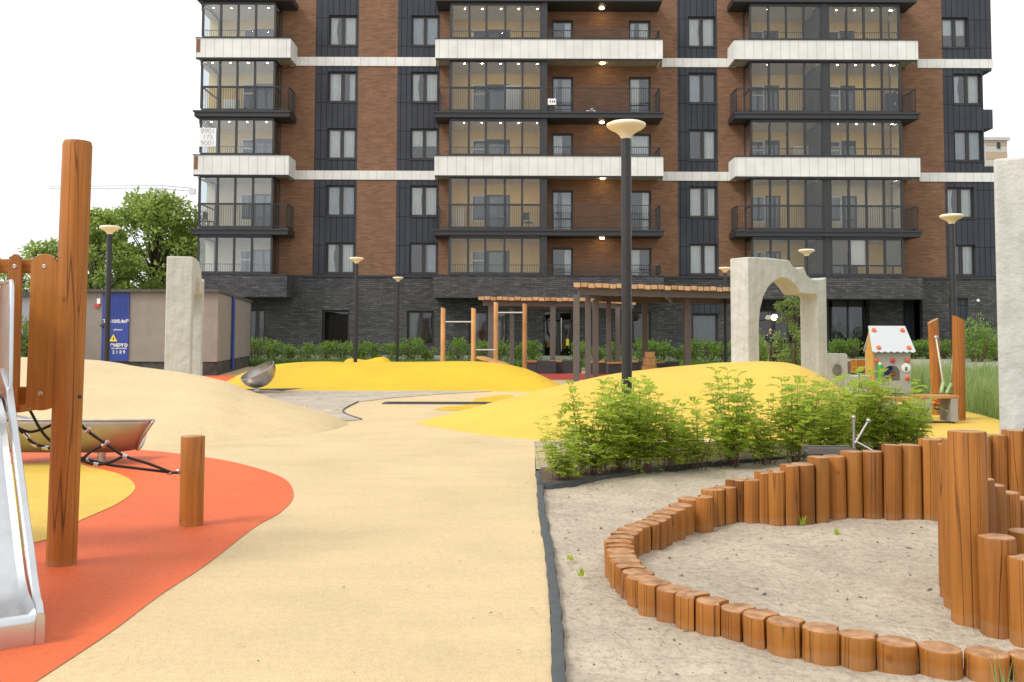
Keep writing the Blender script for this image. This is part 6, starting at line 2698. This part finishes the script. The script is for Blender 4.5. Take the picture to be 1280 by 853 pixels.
put_tree(190, 56, 9.4, 8.2, 'tall rounded light green tree behind the substation roof', 51, 170, 95, .27, 'tree', 2.0, 0, .2, .2)
put_tree(118, 52, 8.0, 5.0, 'green tree behind the tall tower post and far lamp', 52, 105, 80, .25, 'tree', 1.8, 1.0, .16, .2)
put_tree(58, 54, 6.3, 7.0, 'lower spreading green tree above the picket railing', 53, 105, 80, .25, 'tree', 1.2, 2.0, .14, .2)
put_tree(232, 60, 7.6, 5.6, 'green tree beside the left corner of the apartment block', 54, 100, 100, .27, 'tree', 1.6, .5, .16, .2)
put_tree(992, 26, 3.0, 1.2, 'slender young tree with small pale leaves inside the white arch opening', 55, 46, 46, .085, 'sapling', .8, 0, .028, .25, 'young_tree')


# grass: lawn strips, turf, ornamental grass
def blades(name, mat, n, area, hmin, hmax, seed, label, z=0.0, bend=.5, wd=.012, zfun=None):
    rr = random.Random(seed)
    mb = MB()
    for i in range(n):
        x, y = area(rr)
        zz = zfun(x, y) if zfun else z
        h_ = rr.uniform(hmin, hmax)
        a = rr.random() * 2 * PI
        b_ = h_ * bend * rr.random()
        d_ = Vector((math.cos(a), math.sin(a), 0))
        s_ = Vector((-d_.y, d_.x, 0)) * wd / 2
        p0 = Vector((x, y, zz - .02))
        p1 = p0 + Vector((0, 0, h_ * .6)) + d_ * b_ * .3
        p2 = p0 + Vector((0, 0, h_)) + d_ * b_
        k = len(mb.v)
        mb.v += [tuple(p0 - s_), tuple(p0 + s_), tuple(p1 + s_ * .8), tuple(p1 - s_ * .8), tuple(p2)]
        mb.f += [(k, k + 1, k + 2, k + 3), (k + 3, k + 2, k + 4)]
        mb.m += [0, 0]
    o = mb.build(name, M[mat], None, fix=False)
    return tag(o, label, 'grass', kind='stuff')


lawn = [(-14, 41.0), (12.9, 41.0), (12.9, 50), (-14, 50)]
sheet('lawn', lawn, 0.0, M['lawn'])
blades('turf_grass', 'turf', 14000, lambda r_: (r_.uniform(-13.5, 12), 41.1 + 4.6 * r_.random() ** 1.2), .12, .36, 5, 'unmown green grass strip in front of the hedge', wd=.05)
# rising ground at right: tall grass, pale path, hedge
bm_ = MB()


def rise(y):
    return max(0.0, min(.34, (y - 33) * .034))


for (y0, y1, nm, mt, off) in ((14.5, 36, 'grass_ground', 'lawn', -.01), (36, 44.5, 'gravel_path', 'pathsand', 0.0), (44.5, 50, 'lawn', 'lawn', 0.0)):
    mb = MB()
    n_ = 10
    for i in range(n_):
        ya, yb = y0 + (y1 - y0) * i / n_, y0 + (y1 - y0) * (i + 1) / n_
        xl = 12.95 if y0 > 30 else (8.4 if y0 < 30 else 0)

        def xlf(y_):
            return max(6.6 + (y_ - 14.5) * .3, 0) if y_ < 36 else 13.0
        mb.face([(xlf(ya), ya, rise(ya) - .012 + off), (60, ya, rise(ya) - .012 + off), (60, yb, rise(yb) - .012 + off), (xlf(yb), yb, rise(yb) - .012 + off)])
    tag(mb.build(nm, M[mt], fix=False), kind='structure')


def ga(r_):
    y = 14.9 + 16 * r_.random() ** 1.4
    x0 = 7.75 + (y - 14.8) * .2
    if y > 19:
        x0 = 8.6 + (y - 19) * .30
    return x0 + r_.random() ** 1.2 * 7.5, y


blades('ornamental_grass', 'grass', 15000, ga, .38, .82, 6, 'tall pale green ornamental grass beside the yellow court', bend=.75, wd=.013)
mb = MB()
# grass tuft and weeds in the sand


def tuft(px, py, n_, h_, lab, seed, mat='grass', wd=.006, spread=.03, nm='grass_tuft', z=None, lean=.6):
    q = G(px, py)
    rr = random.Random(seed)
    mb = MB()
    for i in range(n_):
        a = rr.random() * 6.28
        d_ = Vector((math.cos(a), math.sin(a), 0))
        hh = h_ * rr.uniform(.6, 1.1)
        p = Vector((q.x, q.y, 0)) + d_ * spread * rr.random()
        s_ = Vector((-d_.y, d_.x, 0)) * wd / 2
        b_ = hh * lean * rr.random()
        ring = []
        k = len(mb.v)
        for f in (0, .35, .7, 1):
            c_ = p + Vector((0, 0, hh * f)) + d_ * b_ * f * f
            mb.v += [tuple(c_ - s_ * (1 - f * .9)), tuple(c_ + s_ * (1 - f * .9))]
        for j in range(3):
            mb.f.append((k + 2 * j, k + 2 * j + 1, k + 2 * j + 3, k + 2 * j + 2))
            mb.m.append(0)
    return solo(mb, nm, M[mat], (q.x, q.y, 0), lab, 'grass tuft' if nm == 'grass_tuft' else 'weed', fix=False)


tuft(1256, 870, 12, .20, 'wispy grass tuft in front of the low logs at the bottom right corner', 3, wd=.006, spread=.05)
tuft(712, 700, 14, .035, 'tiny pale weed in the sand near the black edging', 4, 'shrub', .014, .03, 'weed_sprout')
tuft(727, 719, 16, .04, 'tiny bright green weed in the sand left of the log bend', 5, 'shrub', .016, .03, 'weed_sprout')
tuft(1003, 655, 12, .06, 'small yellow-green weed at the foot of the rear log wall', 6, 'shrub', .014, .03, 'weed_sprout')
tuft(1047, 668, 12, .05, 'small weed alone on the sand inside the log ring', 7, 'shrub', .014, .04, 'weed_sprout')

# specks and dry leaf bits on the path (nobody could count them)
mb = MB()
rr = random.Random(12)
for i in range(150):
    y = 2.8 + 10 * rr.random() ** 1.4
    x = edge_x(y) - .05 - rr.random() ** 1.6 * 4.5
    a = rr.random() * 6.28
    L_ = rr.uniform(.004, .014)
    d_, s_ = Vector((math.cos(a), math.sin(a), .2)) * L_, Vector((-math.sin(a), math.cos(a), .1)) * L_ * .5
    c_ = Vector((x, y, .014))
    mb.face([c_ - d_, c_ + s_, c_ + d_, c_ - s_])
tag(mb.build('debris', M['pebble'], fix=False), 'tiny dry specks scattered on the pale rubber path', 'debris', kind='stuff')

for o in bpy.data.objects:
    if '_w' in o:
        del o['_w']
